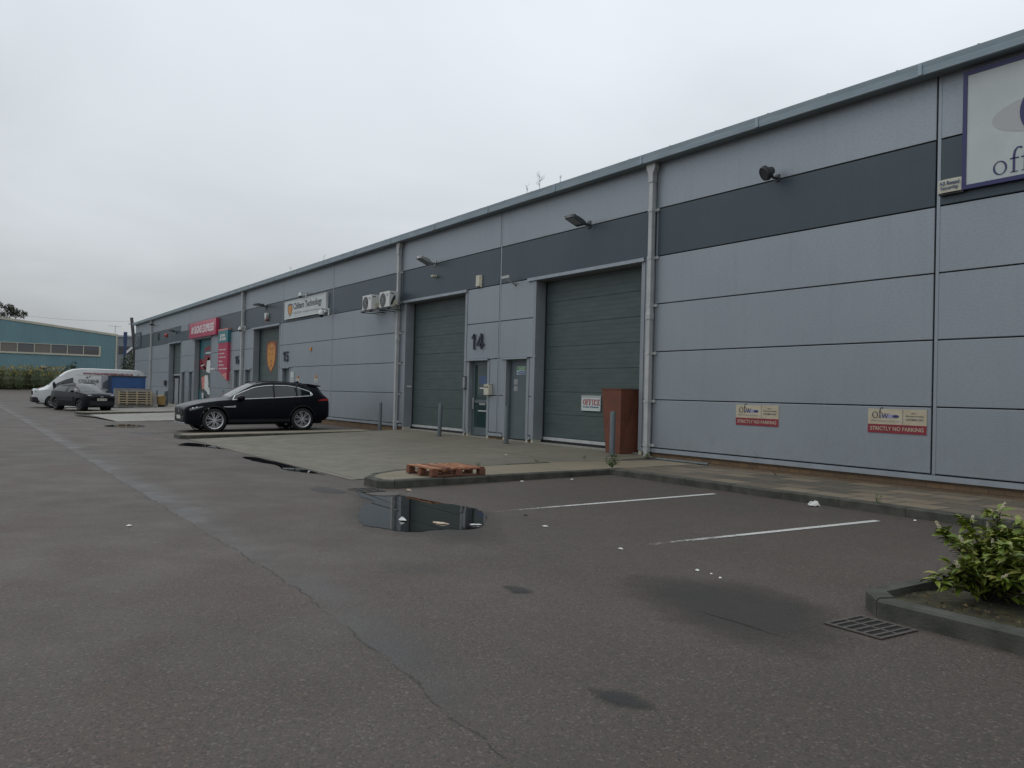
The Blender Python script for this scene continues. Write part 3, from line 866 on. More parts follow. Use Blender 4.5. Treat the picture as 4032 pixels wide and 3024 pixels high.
# ------------------------------------------------------------------ signs on the warehouse
def sign_board(name, x0, x1, z0, z1, d, m, label, cat='sign', y=0.0, group=None, frame=None, fw=.03):
    """board whose local origin is its lower-left corner on the wall"""
    t = thing(name, (x0, y, z0), label, cat, group=group)
    w, h = x1 - x0, z1 - z0
    build('board', MB().box(0, w, -d, 0, 0, h), m, t)
    if frame:
        f = MB(); f.box(-fw, w + fw, -d - .012, 0.0, -fw, 0.0); f.box(-fw, w + fw, -d - .012, 0.0, h, h + fw)
        f.box(-fw, 0.0, -d - .012, 0.0, 0.0, h); f.box(w, w + fw, -d - .012, 0.0, 0.0, h)
        build('frame', f, frame, t)
    return t

# big office sign at the right
t = sign_board('shop_sign', -6.44, -2.2, 4.62, 6.20, .07, M['signwhite'], 'big white sign in a navy frame cut off by the right edge of the view', frame=M['navy'], fw=.06)
y0, y1 = -.071, -.076
build('swoosh', MB().prism(ell(1.15, .82, .80, .26, 40), 'y', y0, -.0735), M['swoosh'], t)
tx = merge(serif_o(.375, .055, .19, y0, y1), serif_f(.60, .055, .20, y0, y1), serif_f(.745, .055, .20, y0, y1))
tx = merge(tx, text_mb('ice  furniture  warehouse', .92, 3.9, .05, .30, y0))
build('lettering', tx, M['navy'], t)
build('lettering', merge(serif_o(.72, .50, .72, -.0745, -.08), serif_f(1.5, .5, .55, -.0745, -.08), serif_w(1.9, .5, .6, -.0745, -.08)), M['navy'], t)

def ofw_sign(x0, z0, label):
    t = sign_board('parking_sign', x0, x0 + .965, z0, z0 + .375, .008, M['signcream'], label, group='no parking signs on the silver wall')
    y0, y1 = -.0085, -.0105
    build('red_panel', MB().box(0, .965, -.0105, -.0082, 0, .135), M['crimson'], t)
    build('divider', MB().box(.583, .588, y1, y0, .145, .37), M['textgrey'], t)
    sw = MB(); sw.prism(ell(.36, .262, .165, .03, 24), 'y', -.0095, -.0083)
    build('swoosh', sw, M['lilac'], t)
    sw = MB(); sw.prism(ell(.47, .262, .055, .024, 20), 'y', -.0101, -.0097)
    build('swoosh', sw, M['navy'], t)
    build('lettering', merge(serif_o(.075, .23, .10, -.0103, -.0125), serif_f(.18, .235, .095, -.0103, -.0125), serif_w(.235, .235, .075, -.0103, -.0125)), M['textdark'], t)
    build('lettering', text_mb('office furniture warehouse', .05, .53, .175, .205, y0, .002), M['textpale'], t)
    build('lettering', merge(text_mb('UNIT 13', .72, .81, .305, .325, y0, .002), text_mb('Office Furniture Warehouse', .63, .92, .262, .285, y0, .002), text_mb('CUSTOMERS ONLY', .63, .92, .205, .235, y0, .002, bold=.01)), M['textgrey'], t)
    build('lettering', text_mb('STRICTLY NO PARKING', .045, .92, .04, .10, -.0108, .002, bold=.012), M['signcream'], t)
ofw_sign(-10.66, 1.0, 'cream and red no parking sign on the silver wall nearer the downpipe')
ofw_sign(-7.96, 1.0, 'cream and red no parking sign beside the vertical wall joint, under the alarm box')

# OFFICE sign on the shutter
t = sign_board('office_sign', -15.63, -14.94, 1.13, 1.475, .015, M['signwhite'], 'white sign with red lettering on the slate shutter beside the rust brown planter', y=.295, frame=M['white'], fw=.006)
def slab(ch, x, z, w, h, y0, y1):
    s_ = w * .30; t_ = h * .10; ms = MB()
    if ch == 'O': return ring_mb(x + w / 2, z + h / 2, w / 2, h / 2, w / 2 - s_ * .9, h / 2 - t_ * .8, y0, y1)
    if ch == 'C':
        pts = [(x + w / 2 + w * .36 * math.cos(a), z + h / 2 + h * .44 * math.sin(a)) for a in [R(48 + 264 * i / 16) for i in range(17)]]
        ws = [w * (.10 + .2 * abs(math.sin(math.pi * i / 16))) for i in range(17)]
        m = stroke_mb(pts, ws, y0, y1)
        return merge(m, MB().box(x + w * .72, x + w * .86, y0, y1, z + h * .62, z + h * .98), MB().box(x + w * .78, x + w * .86, y0, y1, z + h * .04, z + h * .3))
    ms.box(x + w * .16, x + w * .16 + s_, y0, y1, z, z + h)
    ms.box(x, x + w * .62, y0, y1, z, z + t_ * .8)
    if ch == 'I':
        ms = MB().box(x + w * .35, x + w * .35 + s_, y0, y1, z, z + h); ms.box(x + w * .15, x + w * .85, y0, y1, z, z + t_ * .8); ms.box(x + w * .15, x + w * .85, y0, y1, z + h - t_ * .8, z + h)
        return ms
    ms.box(x, x + w * .92, y0, y1, z + h - t_, z + h); ms.box(x + w * .80, x + w * .92, y0, y1, z + h * .70, z + h - t_)
    ms.box(x + w * .16 + s_, x + w * .62, y0, y1, z + h * .47, z + h * .54); ms.box(x + w * .58, x + w * .66, y0, y1, z + h * .38, z + h * .63)
    if ch == 'E': ms.box(x + w * .16, x + w * .92, y0, y1, z, z + t_); ms.box(x + w * .80, x + w * .92, y0, y1, z + t_, z + h * .3)
    return ms
ms = []; x = .055
for ch, w in zip('OFFICE', (.105, .098, .098, .075, .11, .098)):
    ms.append(slab(ch, x, .125, w, .135, -.0155, -.019)); x += w + .006
build('lettering', merge(*ms), M['textred'], t)
build('lettering', text_mb('Furniture Warehouse', .055, .63, .065, .105, -.0155, .003, bold=.015), M['textblue'], t)
build('screw', merge(MB().box(.02, .67, -.0185, -.0155, .31, .314), MB().ball((.06, -.017, .325), .006, 6, 4)), M['textgrey'], t)

# fire exit sign on the steel door
t = sign_board('fire_exit_sign', -18.17, -17.78, 1.985, 2.19, .004, M['white'], 'small green and blue fire exit sign at the top of the plain steel door', y=.118)
build('green_panel', MB().box(.01, .38, -.006, -.0042, .105, .195), M['green'], t)
build('blue_panel', MB().box(.07, .38, -.006, -.0042, .01, .09), M['blue'], t)
build('lettering', merge(text_mb('FIRE EXIT', .10, .36, .12, .18, -.0062, .002), text_mb('Keep clear', .10, .36, .022, .078, -.0062, .002)), M['textwhite'], t)
build('pictogram', MB().box(.018, .06, -.0062, -.0045, .02, .075), M['teal'], t)

# unit numbers
def numeral(ch, a, b, h):
    w = b - a; y0, y1 = -.05, -.025; s_ = .062
    P = lambda pts, ws=None: stroke_mb([(a + p[0] * w, p[1] * h) for p in pts], ws or [s_] * len(pts), y0, y1)
    if ch == '1': return merge(MB().box(b - s_, b, y0, y1, 0, h), stroke_mb([(b - s_ * .5, h * .97), (b - s_ * 1.3, h * .84), (a, h * .74)], [s_ * .9] * 3, y0, y1))
    if ch == '4': return merge(MB().box(a + w * .58, a + w * .58 + s_, y0, y1, 0, h), MB().box(a, b, y0, y1, h * .22, h * .22 + s_), stroke_mb([(a + w * .66, h * .97), (a + s_ * .4, h * .27)], [s_, s_], y0 - .001, y1 - .001))
    if ch == '5': return merge(MB().box(a + w * .1, b - w * .05, y0, y1, h - s_, h), P([(.16, .95), (.12, .52)]), stroke_mb([(a + w * (.42 + .50 * math.cos(k)), h * (.31 + .28 * math.sin(k))) for k in [R(140 - 320 * i / 16) for i in range(17)]], [s_] * 17, y0 - .001, y1 - .001))
    return merge(ring_mb(a + w / 2, h * .31, w / 2, h * .31, w / 2 - s_, h * .31 - s_, y0, y1), stroke_mb([(a + w * .04, h * .33), (a + w * .10, h * .6), (a + w * .38, h * .86), (a + w * .75, h * .98)], [s_] * 4, y0 - .001, y1 - .001))
def unit_number(txt, xs, z0, z1, label, x0, tw):
    t = thing('unit_number', (x0, 0, z0), label, 'number sign', group='navy unit numbers on the wall')
    for ch, (a, b) in zip(txt, xs):
        build('digit', numeral(ch, a, b, z1 - z0), M['numeral'], t)
unit_number('14', ((0, .15), (.27, .63)), 2.69, 3.125, 'navy numerals 14 above the glazed door', -20.26, .63)
unit_number('15', ((0, .2), (.30, .68)), 2.69, 3.11, 'navy numerals 15 to the right of the shutter with the orange shield', -36.62, .68)
unit_number('16', ((0, .2), (.30, .66)), 2.69, 3.11, 'navy numerals 16 to the left of a downpipe', -44.28, .66)

# Chiltern Technology sign
t = sign_board('company_sign', -36.38, -31.45, 4.53, 5.27, .09, M['signwhite'], 'long white company sign with a small orange shield above the silver wall', frame=M['white'], fw=.02)
sh = lambda cx, cz, w, h: [(cx - w / 2, cz + h * .46), (cx - w * .28, cz + h * .42), (cx - w * .14, cz + h * .5), (cx, cz + h * .43), (cx + w * .14, cz + h * .5), (cx + w * .28, cz + h * .42), (cx + w / 2, cz + h * .46),
                           (cx + w * .5, cz + h * .05), (cx + w * .38, cz - h * .25), (cx, cz - h * .5), (cx - w * .38, cz - h * .25), (cx - w * .5, cz + h * .05)]
build('shield', MB().prism(sh(.70, .37, .62, .58), 'y', -.093, -.0905), M['textgrey'], t)
build('shield', MB().prism([(p[0], p[1] - .02) for p in sh(.70, .37, .48, .44)], 'y', -.096, -.0932), M['orange'], t)
build('lettering', text_mb('Chiltern Technology', 1.12, 4.5, .27, .63, -.0905, .004, bold=.03), M['textgrey'], t)
build('lettering', text_mb('01908 305070  www.chiltern-technology.co.uk', 1.12, 4.5, .12, .23, -.0905, .003, bold=.012), M['textpale'], t)

# emblem on the shutter of unit 15
t = thing('shutter_emblem', (-39.35, .308, 2.2), 'tall orange lion shield emblem on a slate shutter', 'emblem')
build('shield', MB().prism(sh(0, .78, 1.45, 1.56), 'y', -.008, -.002), M['emblem_red'], t)
build('shield', MB().prism([(-.58, 1.2), (-.42, 1.45), (-.25, 1.3), (-.1, 1.5), (.08, 1.33), (.25, 1.48), (.42, 1.3), (.58, 1.22), (.56, .62), (.40, .36), (0, .09), (-.40, .36), (-.56, .62)], 'y', -.013, -.0085), M['orange'], t)
fc = merge(MB().prism([(-.3, .95), (-.12, .9), (-.12, .86), (-.3, .9)], 'y', -.016, -.0132), MB().prism([(.3, .95), (.12, .9), (.12, .86), (.3, .9)], 'y', -.016, -.0132),
           MB().prism([(-.1, .62), (.1, .62), (.02, .5), (.02, .4), (.2, .3), (.17, .27), (0, .36), (-.17, .27), (-.2, .3), (-.02, .4), (-.02, .5)], 'y', -.016, -.0132),
           stroke_mb([(-.42, 1.15), (-.2, 1.2), (0, 1.08), (.2, 1.2), (.42, 1.15)], [.04] * 5, -.016, -.0132))
build('lion_face', fc, M['emblem_red'], t)

# Signs Express fascia box and totem
t = thing('lightbox_sign', (-54.15, -.2, 4.40), 'glossy red box sign with white lettering above the graphic covered shutter', 'sign')
W_, H_ = 6.35, .93
build('box', MB().box(0, W_, 0, .2, 0, H_, b=.02), M['signred'], t)
lg = merge(MB().prism([(.62, .27), (.80, .27), (.90, .66), (.72, .66)], 'y', -.006, -.001), MB().prism([(.90, .27), (1.08, .27), (1.18, .66), (1.00, .66)], 'y', -.006, -.001))
build('logo', lg, M['textwhite'], t)
build('lettering', text_mb('SIGNS EXPRESS', 1.35, W_ - .4, .24, .70, -.001, .006, bold=.03, shear=.12, spacing=1.05), M['textwhite'], t)
t = thing('totem_sign', (-47.28, -.15, 1.83), 'tall red and teal sign with a slanted pointed foot', 'sign')
build('body', MB().prism([(0, .60), (1.88, 0), (1.88, 2.05), (0, 2.05)], 'y', 0, .15), M['signred'], t)
build('header', MB().box(-.03, 1.90, -.01, .16, 2.05, 2.72), M['teal'], t)
build('cap', MB().box(-.03, 1.90, -.01, .16, 2.72, 2.80), M['salmon'], t)
build('lower_tip', MB().prism([(.85, .335), (1.8, .03), (1.8, .42), (1.2, .36)], 'y', -.004, -.001), M['salmon'], t)
build('logo', merge(MB().prism([(.28, 2.16), (.46, 2.16), (.62, 2.52), (.44, 2.52)], 'y', -.016, -.0105), text_mb('SIGNS', .70, 1.35, 2.37, 2.52, -.0105, .006, bold=.03), text_mb('EXPRESS', .62, 1.55, 2.17, 2.32, -.0105, .006, bold=.03)), M['textwhite'], t)
for k, s_ in enumerate(('Vehicle Graphics', 'Vinyl Labels', 'Exhibition Signs', 'Banners', 'Window Film', 'Health & Safety Signs')):
    z = 1.72 - k * .205
    build('lettering', text_mb('· ' + s_, .12, .35 + .075 * len(s_), z - .10, z, -.001, .004, bold=.02), M['textwhite'], t)
# printed graphic on the shutter under the box sign
a, b = RD[3]; g3 = gz(a, 0)
t = thing('shutter_graphic', (a, .307, g3), 'printed graphic of teal, red and orange shapes covering a shutter under the red box sign', 'printed graphic')
W_ = b - a; H_ = 4.33 - g3
def gp(poly, m, lay, nm='print'): build(nm, MB().prism([(p[0] * W_, p[1] * H_) for p in poly], 'y', -.004 - .003 * lay, -.0015 - .003 * lay), m, t)
gp([(.03, .72), (.98, .72), (.98, 1), (.03, 1)], M['teal'], 0)
gp([(.35, .05), (.98, .05), (.98, .72), (.6, .72), (.35, .5)], M['shutter'], 0)
gp([(.02, .05), (.80, .05), (.02, .26)], M['teal'], 0)
gp([(.02, .03), (.45, .03), (.02, .075)], M['signred'], 1)
gp([(.02, .56), (.44, .56), (.02, .71)][::-1] + [], M['crimson'], 1)
gp([(.02, .71), (.46, .71), (.38, .53)], M['crimson'], 1)
gp(ell(.55, .79, .30, .105, 28), M['crimson'], 2, 'roundel')
gp([(.30, .765), (.88, .765), (.90, .825), (.32, .825)], M['teal'], 3, 'roundel')
gp([(.38, .785), (.80, .785), (.80, .805), (.38, .805)], M['textwhite'], 4, 'roundel')
gp([(.44, .52), (.66, .50), (.68, .66), (.60, .73), (.52, .73), (.46, .66)], M['white'], 2)
gp([(.68, .57), (.80, .58), (.80, .66), (.69, .66)], M['salmon'], 2)
gp([(.14, .44), (.36, .46), (.34, .27), (.22, .26)], M['salmon'], 2)
gp([(.36, .47), (.54, .47), (.60, .34), (.55, .22), (.34, .27)], M['white'], 3)
gp([(.62, .36), (.80, .42), (.78, .34), (.66, .25)], M['textgrey'], 2)
gp([(.56, .30), (.74, .28), (.86, .22), (.70, .18), (.54, .20)], M['white'], 2)
gp([(.12, .24), (.34, .23), (.36, .15), (.24, .12), (.13, .16)], M['textgrey'], 2)
gp([(.2, .21), (.3, .21), (.3, .13), (.22, .13)], M['white'], 3)
gp([(.60, .19), (.84, .20), (.84, .12), (.68, .10)], M['textgrey'], 2)
gp([(.1, .60), (.3, .62), (.3, .635), (.1, .615)], M['textwhite'], 3)
gp([(.08, .10), (.42, .10), (.42, .115), (.08, .115)], M['textwhite'], 3)
gp([(.08, .075), (.30, .075), (.30, .088), (.08, .088)], M['textwhite'], 3)

# smaller wall things
def plate_sign(x, z, label):
    t = thing('bay_sign', (x, 0, z), label, 'sign', group='shield topped parking plates on the wall')
    build('plate', MB().box(0, .36, -.012, -.002, 0, .15), M['signwhite'], t)
    build('shield', MB().prism(sh(.18, .19, .15, .20), 'y', -.016, -.0125), M['orange'], t)
    build('lettering', text_mb('PARKING', .05, .31, .03, .08, -.0125, .002), M['textgrey'], t)
plate_sign(-34.83, 1.76, 'small white parking plate with a yellow shield beside the tall notice board')
plate_sign(-32.68, 1.76, 'small white parking plate with a yellow shield nearer the downpipe with the air conditioners')
t = sign_board('notice_board', -35.58, -35.16, 1.22, 2.21, .03, M['signwhite'], 'tall narrow white notice board beside the door of unit 15')
build('printed_text', merge(*[MB().box(.06, .36, -.033, -.0305, .3 + .1 * k, .33 + .1 * k) for k in range(5)]), M['textgrey'], t)
build('printed_panel', MB().box(.06, .36, -.033, -.0305, .1, .22), M['crimson'], t)
single('wall_marker', MB().box(0, .2, -.03, 0, 0, .16, b=.01), M['orange'], (-33.31, 0, 3.04), 'small yellow marker plate alone on the silver wall', 'marker')
t = sign_board('poster_board', -74.2, -71.5, 4.48, 5.70, .05, M['band'], 'dark mottled board at the far end of the silver building', 'sign board')
random.seed(4)
pb = MB()
for k in range(26):
    x = random.uniform(.2, 2.3); z = random.uniform(.1, 1.05); pb.prism([(x, z), (x + random.uniform(.05, .28), z + .03), (x + random.uniform(.02, .2), z + random.uniform(.06, .22))], 'y', -.054, -.0505)
build('faded_print', pb, M['textpale'], t)
t = sign_board('blank_board', -57.2, -55.2, 5.02, 5.42, .02, M['reveal'], 'blank pale grey board on the slate band left of the red box sign', 'sign board')
t = sign_board('notice_board', -45.62, -44.95, 1.55, 2.26, .02, M['lamp_grey'], 'grey notice board between the red totem sign and a door', cat='notice board')
build('printed_text', merge(*[MB().box(.06, .6, -.023, -.0205, .1 + .12 * k, .15 + .12 * k) for k in range(5)]), M['textgrey'], t)
for x, lab in ((-46.75, 'small teal and red wall sticker left of another, low under the totem sign'), (-45.05, 'small teal wall sticker low beside the grey notice board')):
    t = sign_board('wall_sticker', x, x + .38, 1.1, 1.32, .004, M['teal'], lab)
    build('symbol', MB().prism([(.1, .02), (.28, .02), (.19, .16)], 'y', -.007, -.0045), M['salmon'], t)
single('wall_vent', merge(MB().box(0, .42, -.05, 0, 0, .52), *[MB().box(.03, .39, -.06, -.05, .04 + .08 * k, .08 + .08 * k) for k in range(6)]), M['dark'], (-64.85, 0, 4.76), 'tall dark louvre vent high on the slate band', 'vent')
single('letter_box', MB().box(0, .42, -.14, 0, 0, .36, b=.01), M['dark'], (-61.75, 0, 1.5), 'dark wall box beside the half open shutter', 'wall box')
single('label_plate', MB().box(0, .012, 0, .16, 0, .045), M['white'], (RD[1][0] + .001, .08, 1.62), 'tiny white label on the reveal of the left unit 14 shutter', 'label')

# ------------------------------------------------------------------ lamps, cameras, boxes on the wall
def floodlight(x, z, m, label, tilt=8):
    t = thing('floodlight', (x, 0, z), label, 'wall light', group='floodlights along the slate band')
    a = MB(); a.box(-.06, .06, -.02, 0, -.09, .09, b=.008); a.tube([(0, -.01, 0), (0, -.15, .0), (0, -.24, -.02)], .032, 10)
    build('bracket', a, M['lamp_grey'] if m is not M['lamp_dark'] else M['lamp_dark'], t, smooth=35)
    mtx = Matrix.Translation((0, -.24, -.02)) @ Matrix.Rotation(R(-tilt), 4, 'X')
    mtx = mtx @ Matrix.Scale(.82, 4)
    h = MB(); h.prism([(-.18, .02), (.18, .02), (.20, -.06), (.20, -.42), (.17, -.46), (-.17, -.46), (-.20, -.42), (-.20, -.06)], 'z', -.05, .045)
    h.prism([(-.12, -.02), (.12, -.02), (.12, -.26), (-.12, -.26)], 'z', .045, .085)
    for k in range(5): h.box(-.11 + .05 * k, -.10 + .05 * k, -.25, -.03, .085, .11)
    build('housing', h.xf(mtx), m, t)
    l = MB(); l.box(-.16, .16, -.42, -.08, -.056, -.0505)
    build('lens', l.xf(mtx), M['lens'], t)
    c = MB(); c.box(-.20, -.17, -.475, -.46, -.01, .02); c.box(.10, .13, -.475, -.46, -.01, .02)
    build('clip', c.xf(mtx), M['dark'], t)
    return t
floodlight(-15.15, 5.42, M['lamp_dark'], 'flat dark floodlight over the right hand shutter of unit 14', 22)
floodlight(-22.60, 5.40, M['lamp_grey'], 'flat silver floodlight over the left hand shutter of unit 14', 24)
def streetlamp(x, z, label):
    t = thing('floodlight', (x, 0, z), label, 'wall light', group='floodlights along the slate band')
    a = MB(); a.box(-.07, .07, -.03, 0, -.1, .1); a.tube([(0, 0, 0), (0, -.14, .03), (0, -.24, .05)], .03, 8); a.tube([(0, -.05, -.05), (.02, -.06, -.3)], .008, 6)
    build('bracket', a, M['lamp_dark'], t)
    h = MB(); h.ball((0, -.42, .06), (.14, .24, .10), 16, 8, z0=-.25, z1=1); h.box(-.08, .08, -.26, -.14, .0, .13, b=.01)
    build('housing', h, M['lamp_dark'], t, smooth=40)
    build('lens', MB().ball((0, -.42, .045), (.125, .21, .045), 16, 5, z0=-1, z1=0), M['white'], t, smooth=True)
streetlamp(-39.3, 5.30, 'dark rounded wall lamp over the shutter with the orange shield')
streetlamp(-58.6, 5.05, 'dark rounded wall lamp over the half open far shutter')
t = thing('spotlight', (-9.83, 0, 5.42), 'round dark spotlight on the silver wall at the right of the view', 'wall light')
a = MB(); a.box(-.05, .05, -.015, 0, -.07, .07, b=.008); a.tube([(0, -.01, 0), (0, -.12, -.01), (0, -.16, .03)], .025, 10)
build('bracket', a, M['lamp_dark'], t, smooth=40)
mtx = Matrix.Translation((-.02, -.24, .07)) @ Matrix.Rotation(R(-20), 4, 'Z') @ Matrix.Rotation(R(26), 4, 'X') @ Matrix.Scale(.9, 4)
h = MB(); h.lathe([(.0, .13), (.07, .12), (.095, .04), (.135, -.03), (.14, -.10), (.125, -.11)], axis='y', n=24)
build('housing', h.xf(mtx), M['lamp_dark'], t, smooth=50)
h = MB(); h.lathe([(.126, -.10), (.0, -.095)], axis='y', n=24); build('lens', h.xf(mtx), M['dark'], t)
h = MB(); h.lathe([(.142, -.06), (.15, -.055), (.15, -.03), (.142, -.025)], axis='y', n=24); build('bezel', h.xf(mtx), M['dark'], t, smooth=50)
t = thing('bullet_camera', (-18.17, 0, 4.34), 'small white bullet camera on a wall arm beside the shutter of unit 14', 'camera')
a = MB(); a.lathe([(0, -.03), (.05, -.03), (.055, 0)], axis='y', n=14); a.tube([(0, -.02, 0), (0, -.14, .03), (-.05, -.22, .10)], .02, 8)
build('bracket', a, M['lamp_grey'], t, smooth=50)
mtx = Matrix.Translation((-.10, -.25, .16)) @ Matrix.Rotation(R(-35), 4, 'Z') @ Matrix.Rotation(R(12), 4, 'X') @ Matrix.Scale(.8, 4)
build('housing', MB().box(-.045, .045, -.13, .13, -.04, .045, b=.015).xf(mtx), M['white'], t)
build('sunshield', MB().box(-.052, .052, -.17, .11, .046, .056).xf(mtx), M['white'], t)
build('lens', MB().lathe([(.03, -.135), (.0, -.132)], axis='y', n=12).xf(mtx), M['black'], t)
def dome_camera(x, y, z, s, label):
    t = thing('dome_camera', (x, y, z), label, 'camera', group='white dome cameras')
    build('wall_arm', merge(MB().box(-.06 * s, .06 * s, -.03 * s, 0, -.17 * s, .12 * s), MB().tube([(0, -.02 * s, .06 * s), (0, -.34 * s, .10 * s)], .035 * s, 8), MB().tube([(0, -.34 * s, .11 * s), (0, -.34 * s, .0)], .05 * s, 10)), M['white'], t)
    build('housing', MB().lathe([(.05 * s, .02 * s), (.11 * s, -.02 * s), (.125 * s, -.10 * s), (.125 * s, -.17 * s)], (0, -.34 * s, 0), 'z', 18), M['white'], t, smooth=50)
    build('dome', MB().ball((0, -.34 * s, -.17 * s), .115 * s, 16, 6, z0=-1, z1=0.0), M['glass'], t, smooth=True)
dome_camera(-33.95, 0, 5.46, .72, 'white dome camera above the long white company sign')
dome_camera(-31.3, 0, 4.54, .92, 'white dome camera at the lower right corner of the long white company sign')
dome_camera(-42.75, -.0, 4.50, .75, 'white dome camera beside the downpipe right of the red totem sign')
t = thing('alarm_box', (-6.855, 0, 4.565), 'cream alarm box printed All Round Security beside the big navy framed sign', 'alarm box')
pts = [(0, 0), (.39, 0)]
al = MB(); fr = [(0.0, -.07), (.10, -.088), (.20, -.095), (.30, -.09), (.385, -.072)]
n_ = len(fr)
vs = [(p[0], p[1], .0) for p in fr] + [(p[0], p[1] + .01, .195) for p in fr] + [(p[0], 0, .0) for p in fr] + [(p[0], 0, .195) for p in fr]
fs = [(i, i + 1, n_ + i + 1, n_ + i) for i in range(n_ - 1)] + [(n_ + i, n_ + i + 1, 3 * n_ + i + 1, 3 * n_ + i) for i in range(n_ - 1)] + [(i + 1, i, 2 * n_ + i, 2 * n_ + i + 1) for i in range(n_ - 1)] + [(0, n_, 3 * n_, 2 * n_), (n_ - 1, 3 * n_ - 1, 4 * n_ - 1, 2 * n_ - 1)]
al.add(vs, fs); build('cover', al, M['cream'], t, smooth=30)
build('base', MB().box(.01, .375, -.065, -.0, -.028, -.001), M['dark'], t)
build('lettering', merge(text_mb('All Round', .035, .33, .108, .165, -.093, .006, bold=.018, spacing=1.1), text_mb('Security', .05, .315, .03, .09, -.097, .006, bold=.018, spacing=1.1)), M['textblue'], t)
single('alarm_box', merge(MB().box(-.10, .10, -.07, 0, 0, .31, b=.012), MB().box(.10, .155, -.04, 0, -.03, .31, b=.008)), M['cream'], (-19.98, 0, 4.44), 'plain cream alarm box on the slate band above the numerals 14', 'alarm box')
single('motion_sensor', merge(MB().box(-.03, .06, -.02, 0, -.03, .04), MB().ball((0, -.09, .0), (.08, .09, .05), 14, 8)), M['cream'], (-22.55, 0, 4.99), 'small cream sensor on the slate band below the silver floodlight', 'sensor', smooth=40)
t = thing('alarm_box', (-39.1, 0, 4.70), 'white tapered alarm box on the slate band over the orange shield shutter', 'alarm box')
build('cover', MB().prism([(-.13, .30), (.13, .30), (.15, .2), (.05, 0), (-.05, 0), (-.15, .2)], 'y', -.12, -.0), M['white'], t)
build('strobe', MB().ball((.05, -.06, -.03), .07, 10, 6), M['emblem_red'], t, smooth=True)
t = thing('alarm_box', (-61.7, 0, 4.86), 'red alarm bell on the slate band near the far shutter', 'alarm box')
build('gong', MB().lathe([(0, -.15), (.10, -.14), (.14, -.09), (.15, -.02)], (0, 0, .12), 'y', 16), M['taillight'], t, smooth=50)
build('base', MB().box(-.1, .1, -.02, 0, 0, .22), M['emblem_red'], t)
t = thing('bullet_camera', (-65.75, 0, 5.86), 'tiny dark camera high at the far end of the silver building', 'camera')
build('bracket', MB().tube([(0, 0, 0), (0, -.15, .05)], .02, 6), M['dark'], t); build('housing', MB().box(-.06, .06, -.42, -.12, .02, .13, b=.01), M['dark'], t)
t = thing('wall_lamp', (-48.0, 0, 2.45), 'small white wall lamp left of the red totem sign', 'wall light')
build('bracket', MB().box(-.05, .05, -.03, 0, -.05, .05), M['white'], t); build('housing', MB().ball((0, -.2, 0), (.10, .18, .07), 12, 6), M['white'], t, smooth=True)

def ac_unit(x0, z0, w, h, label):
    t = thing('air_conditioner', (x0, -.5, z0), label, 'air conditioner', group='air conditioners on wall brackets')
    build('casing', MB().box(0, w, 0, .33, .03, h, b=.012), M['white'], t)
    cx, cz, r_ = w * .36, h * .50, h * .42
    build('fan_opening', MB().lathe([(r_, -.006), (.0, -.004)], (cx, 0, cz), 'y', 24), M['dark'], t)
    gr = MB()
    for k in range(1, 5): gr.lathe([(r_ * k / 4.4 + .006, -.014), (r_ * k / 4.4 - .006, -.014), (r_ * k / 4.4 - .006, -.008), (r_ * k / 4.4 + .006, -.008)], (cx, 0, cz), 'y', 24)
    for k in range(8):
        a = math.pi * k / 8; gr.obox((cx, -.012, cz), (r_ * math.cos(a), 0, r_ * math.sin(a)), (0, .003, 0), (-.004 * math.sin(a), 0, .004 * math.cos(a)))
    build('fan_grille', gr, M['lamp_grey'], t)
    build('badge', MB().box(w * .72, w * .88, -.005, -.001, h * .72, h * .86), M['textpale'], t)
    build('side_grip', merge(MB().box(w + .001, w + .006, .05, .16, h * .84, h * .89)), M['dark'], t)
    build('valve_cover', MB().box(w, w + .05, .12, .30, .06, h * .5, b=.01), M['cream'], t)
    br = MB(); br.box(-.04, w + .06, -.05, .02, -.035, .0); br.box(.06, .10, -.05, .50, -.06, -.035); br.box(w - .1, w - .06, -.05, .50, -.06, -.035)
    build('bracket', br, M['dark'], t)
    build('pipework', MB().tube([(w + .03, .2, .1), (w + .1, .3, .05), (w + .08, .46, .2)], .025, 6), M['dark'], t)
ac_unit(-26.92, 4.19, .74, .53, 'white air conditioner on the wall, the left one of the pair')
ac_unit(-25.53, 4.18, .76, .54, 'white air conditioner on the wall beside the downpipe, the right one of the pair')
t = thing('satellite_dish', (-24.98, 0, 4.25), 'dark satellite dish half hidden behind a downpipe', 'satellite dish')
mtx = Matrix.Translation((.18, -.30, .15)) @ Matrix.Rotation(R(-35), 4, 'Z') @ Matrix.Rotation(R(-20), 4, 'X')
build('dish', MB().lathe([(0, .0), (.10, -.012), (.20, -.05), (.21, -.05), (.105, .0), (0, .014)], (0, 0, 0), 'y', 24).xf(mtx), M['lamp_dark'], t, smooth=60)
build('arm', MB().tube([(0, 0, 0), (.05, -.15, .05), (.18, -.28, .13)], .018, 8), M['dark'], t)
t = thing('ashtray_bin', (-19.42, 0, 1.43), 'pale steel cigarette bin on the wall beside the glazed door', 'cigarette bin')
build('box', MB().box(0, .245, -.125, 0, 0, .29, b=.008), M['cream'], t)
build('lid', MB().prism([(-.13, .29), (0, .315), (0, .29)], 'x', -.004, .25), M['steel'], t)
for x in (.045, .15): build('slot', MB().box(x, x + .05, -.130, -.1255, .19, .245), M['black'], t)
t = thing('door_control', (-20.66, 0, 1.60), 'slim grey control box between the left shutter and the glazed door', 'control box')
build('case', MB().box(0, .10, -.07, -.012, 0, .33, b=.008), M['lamp_grey'], t)
build('cap', merge(MB().box(-.005, .105, -.078, -.012, .33, .345), MB().box(-.005, .105, -.078, -.012, -.018, -.002)), M['black'], t)

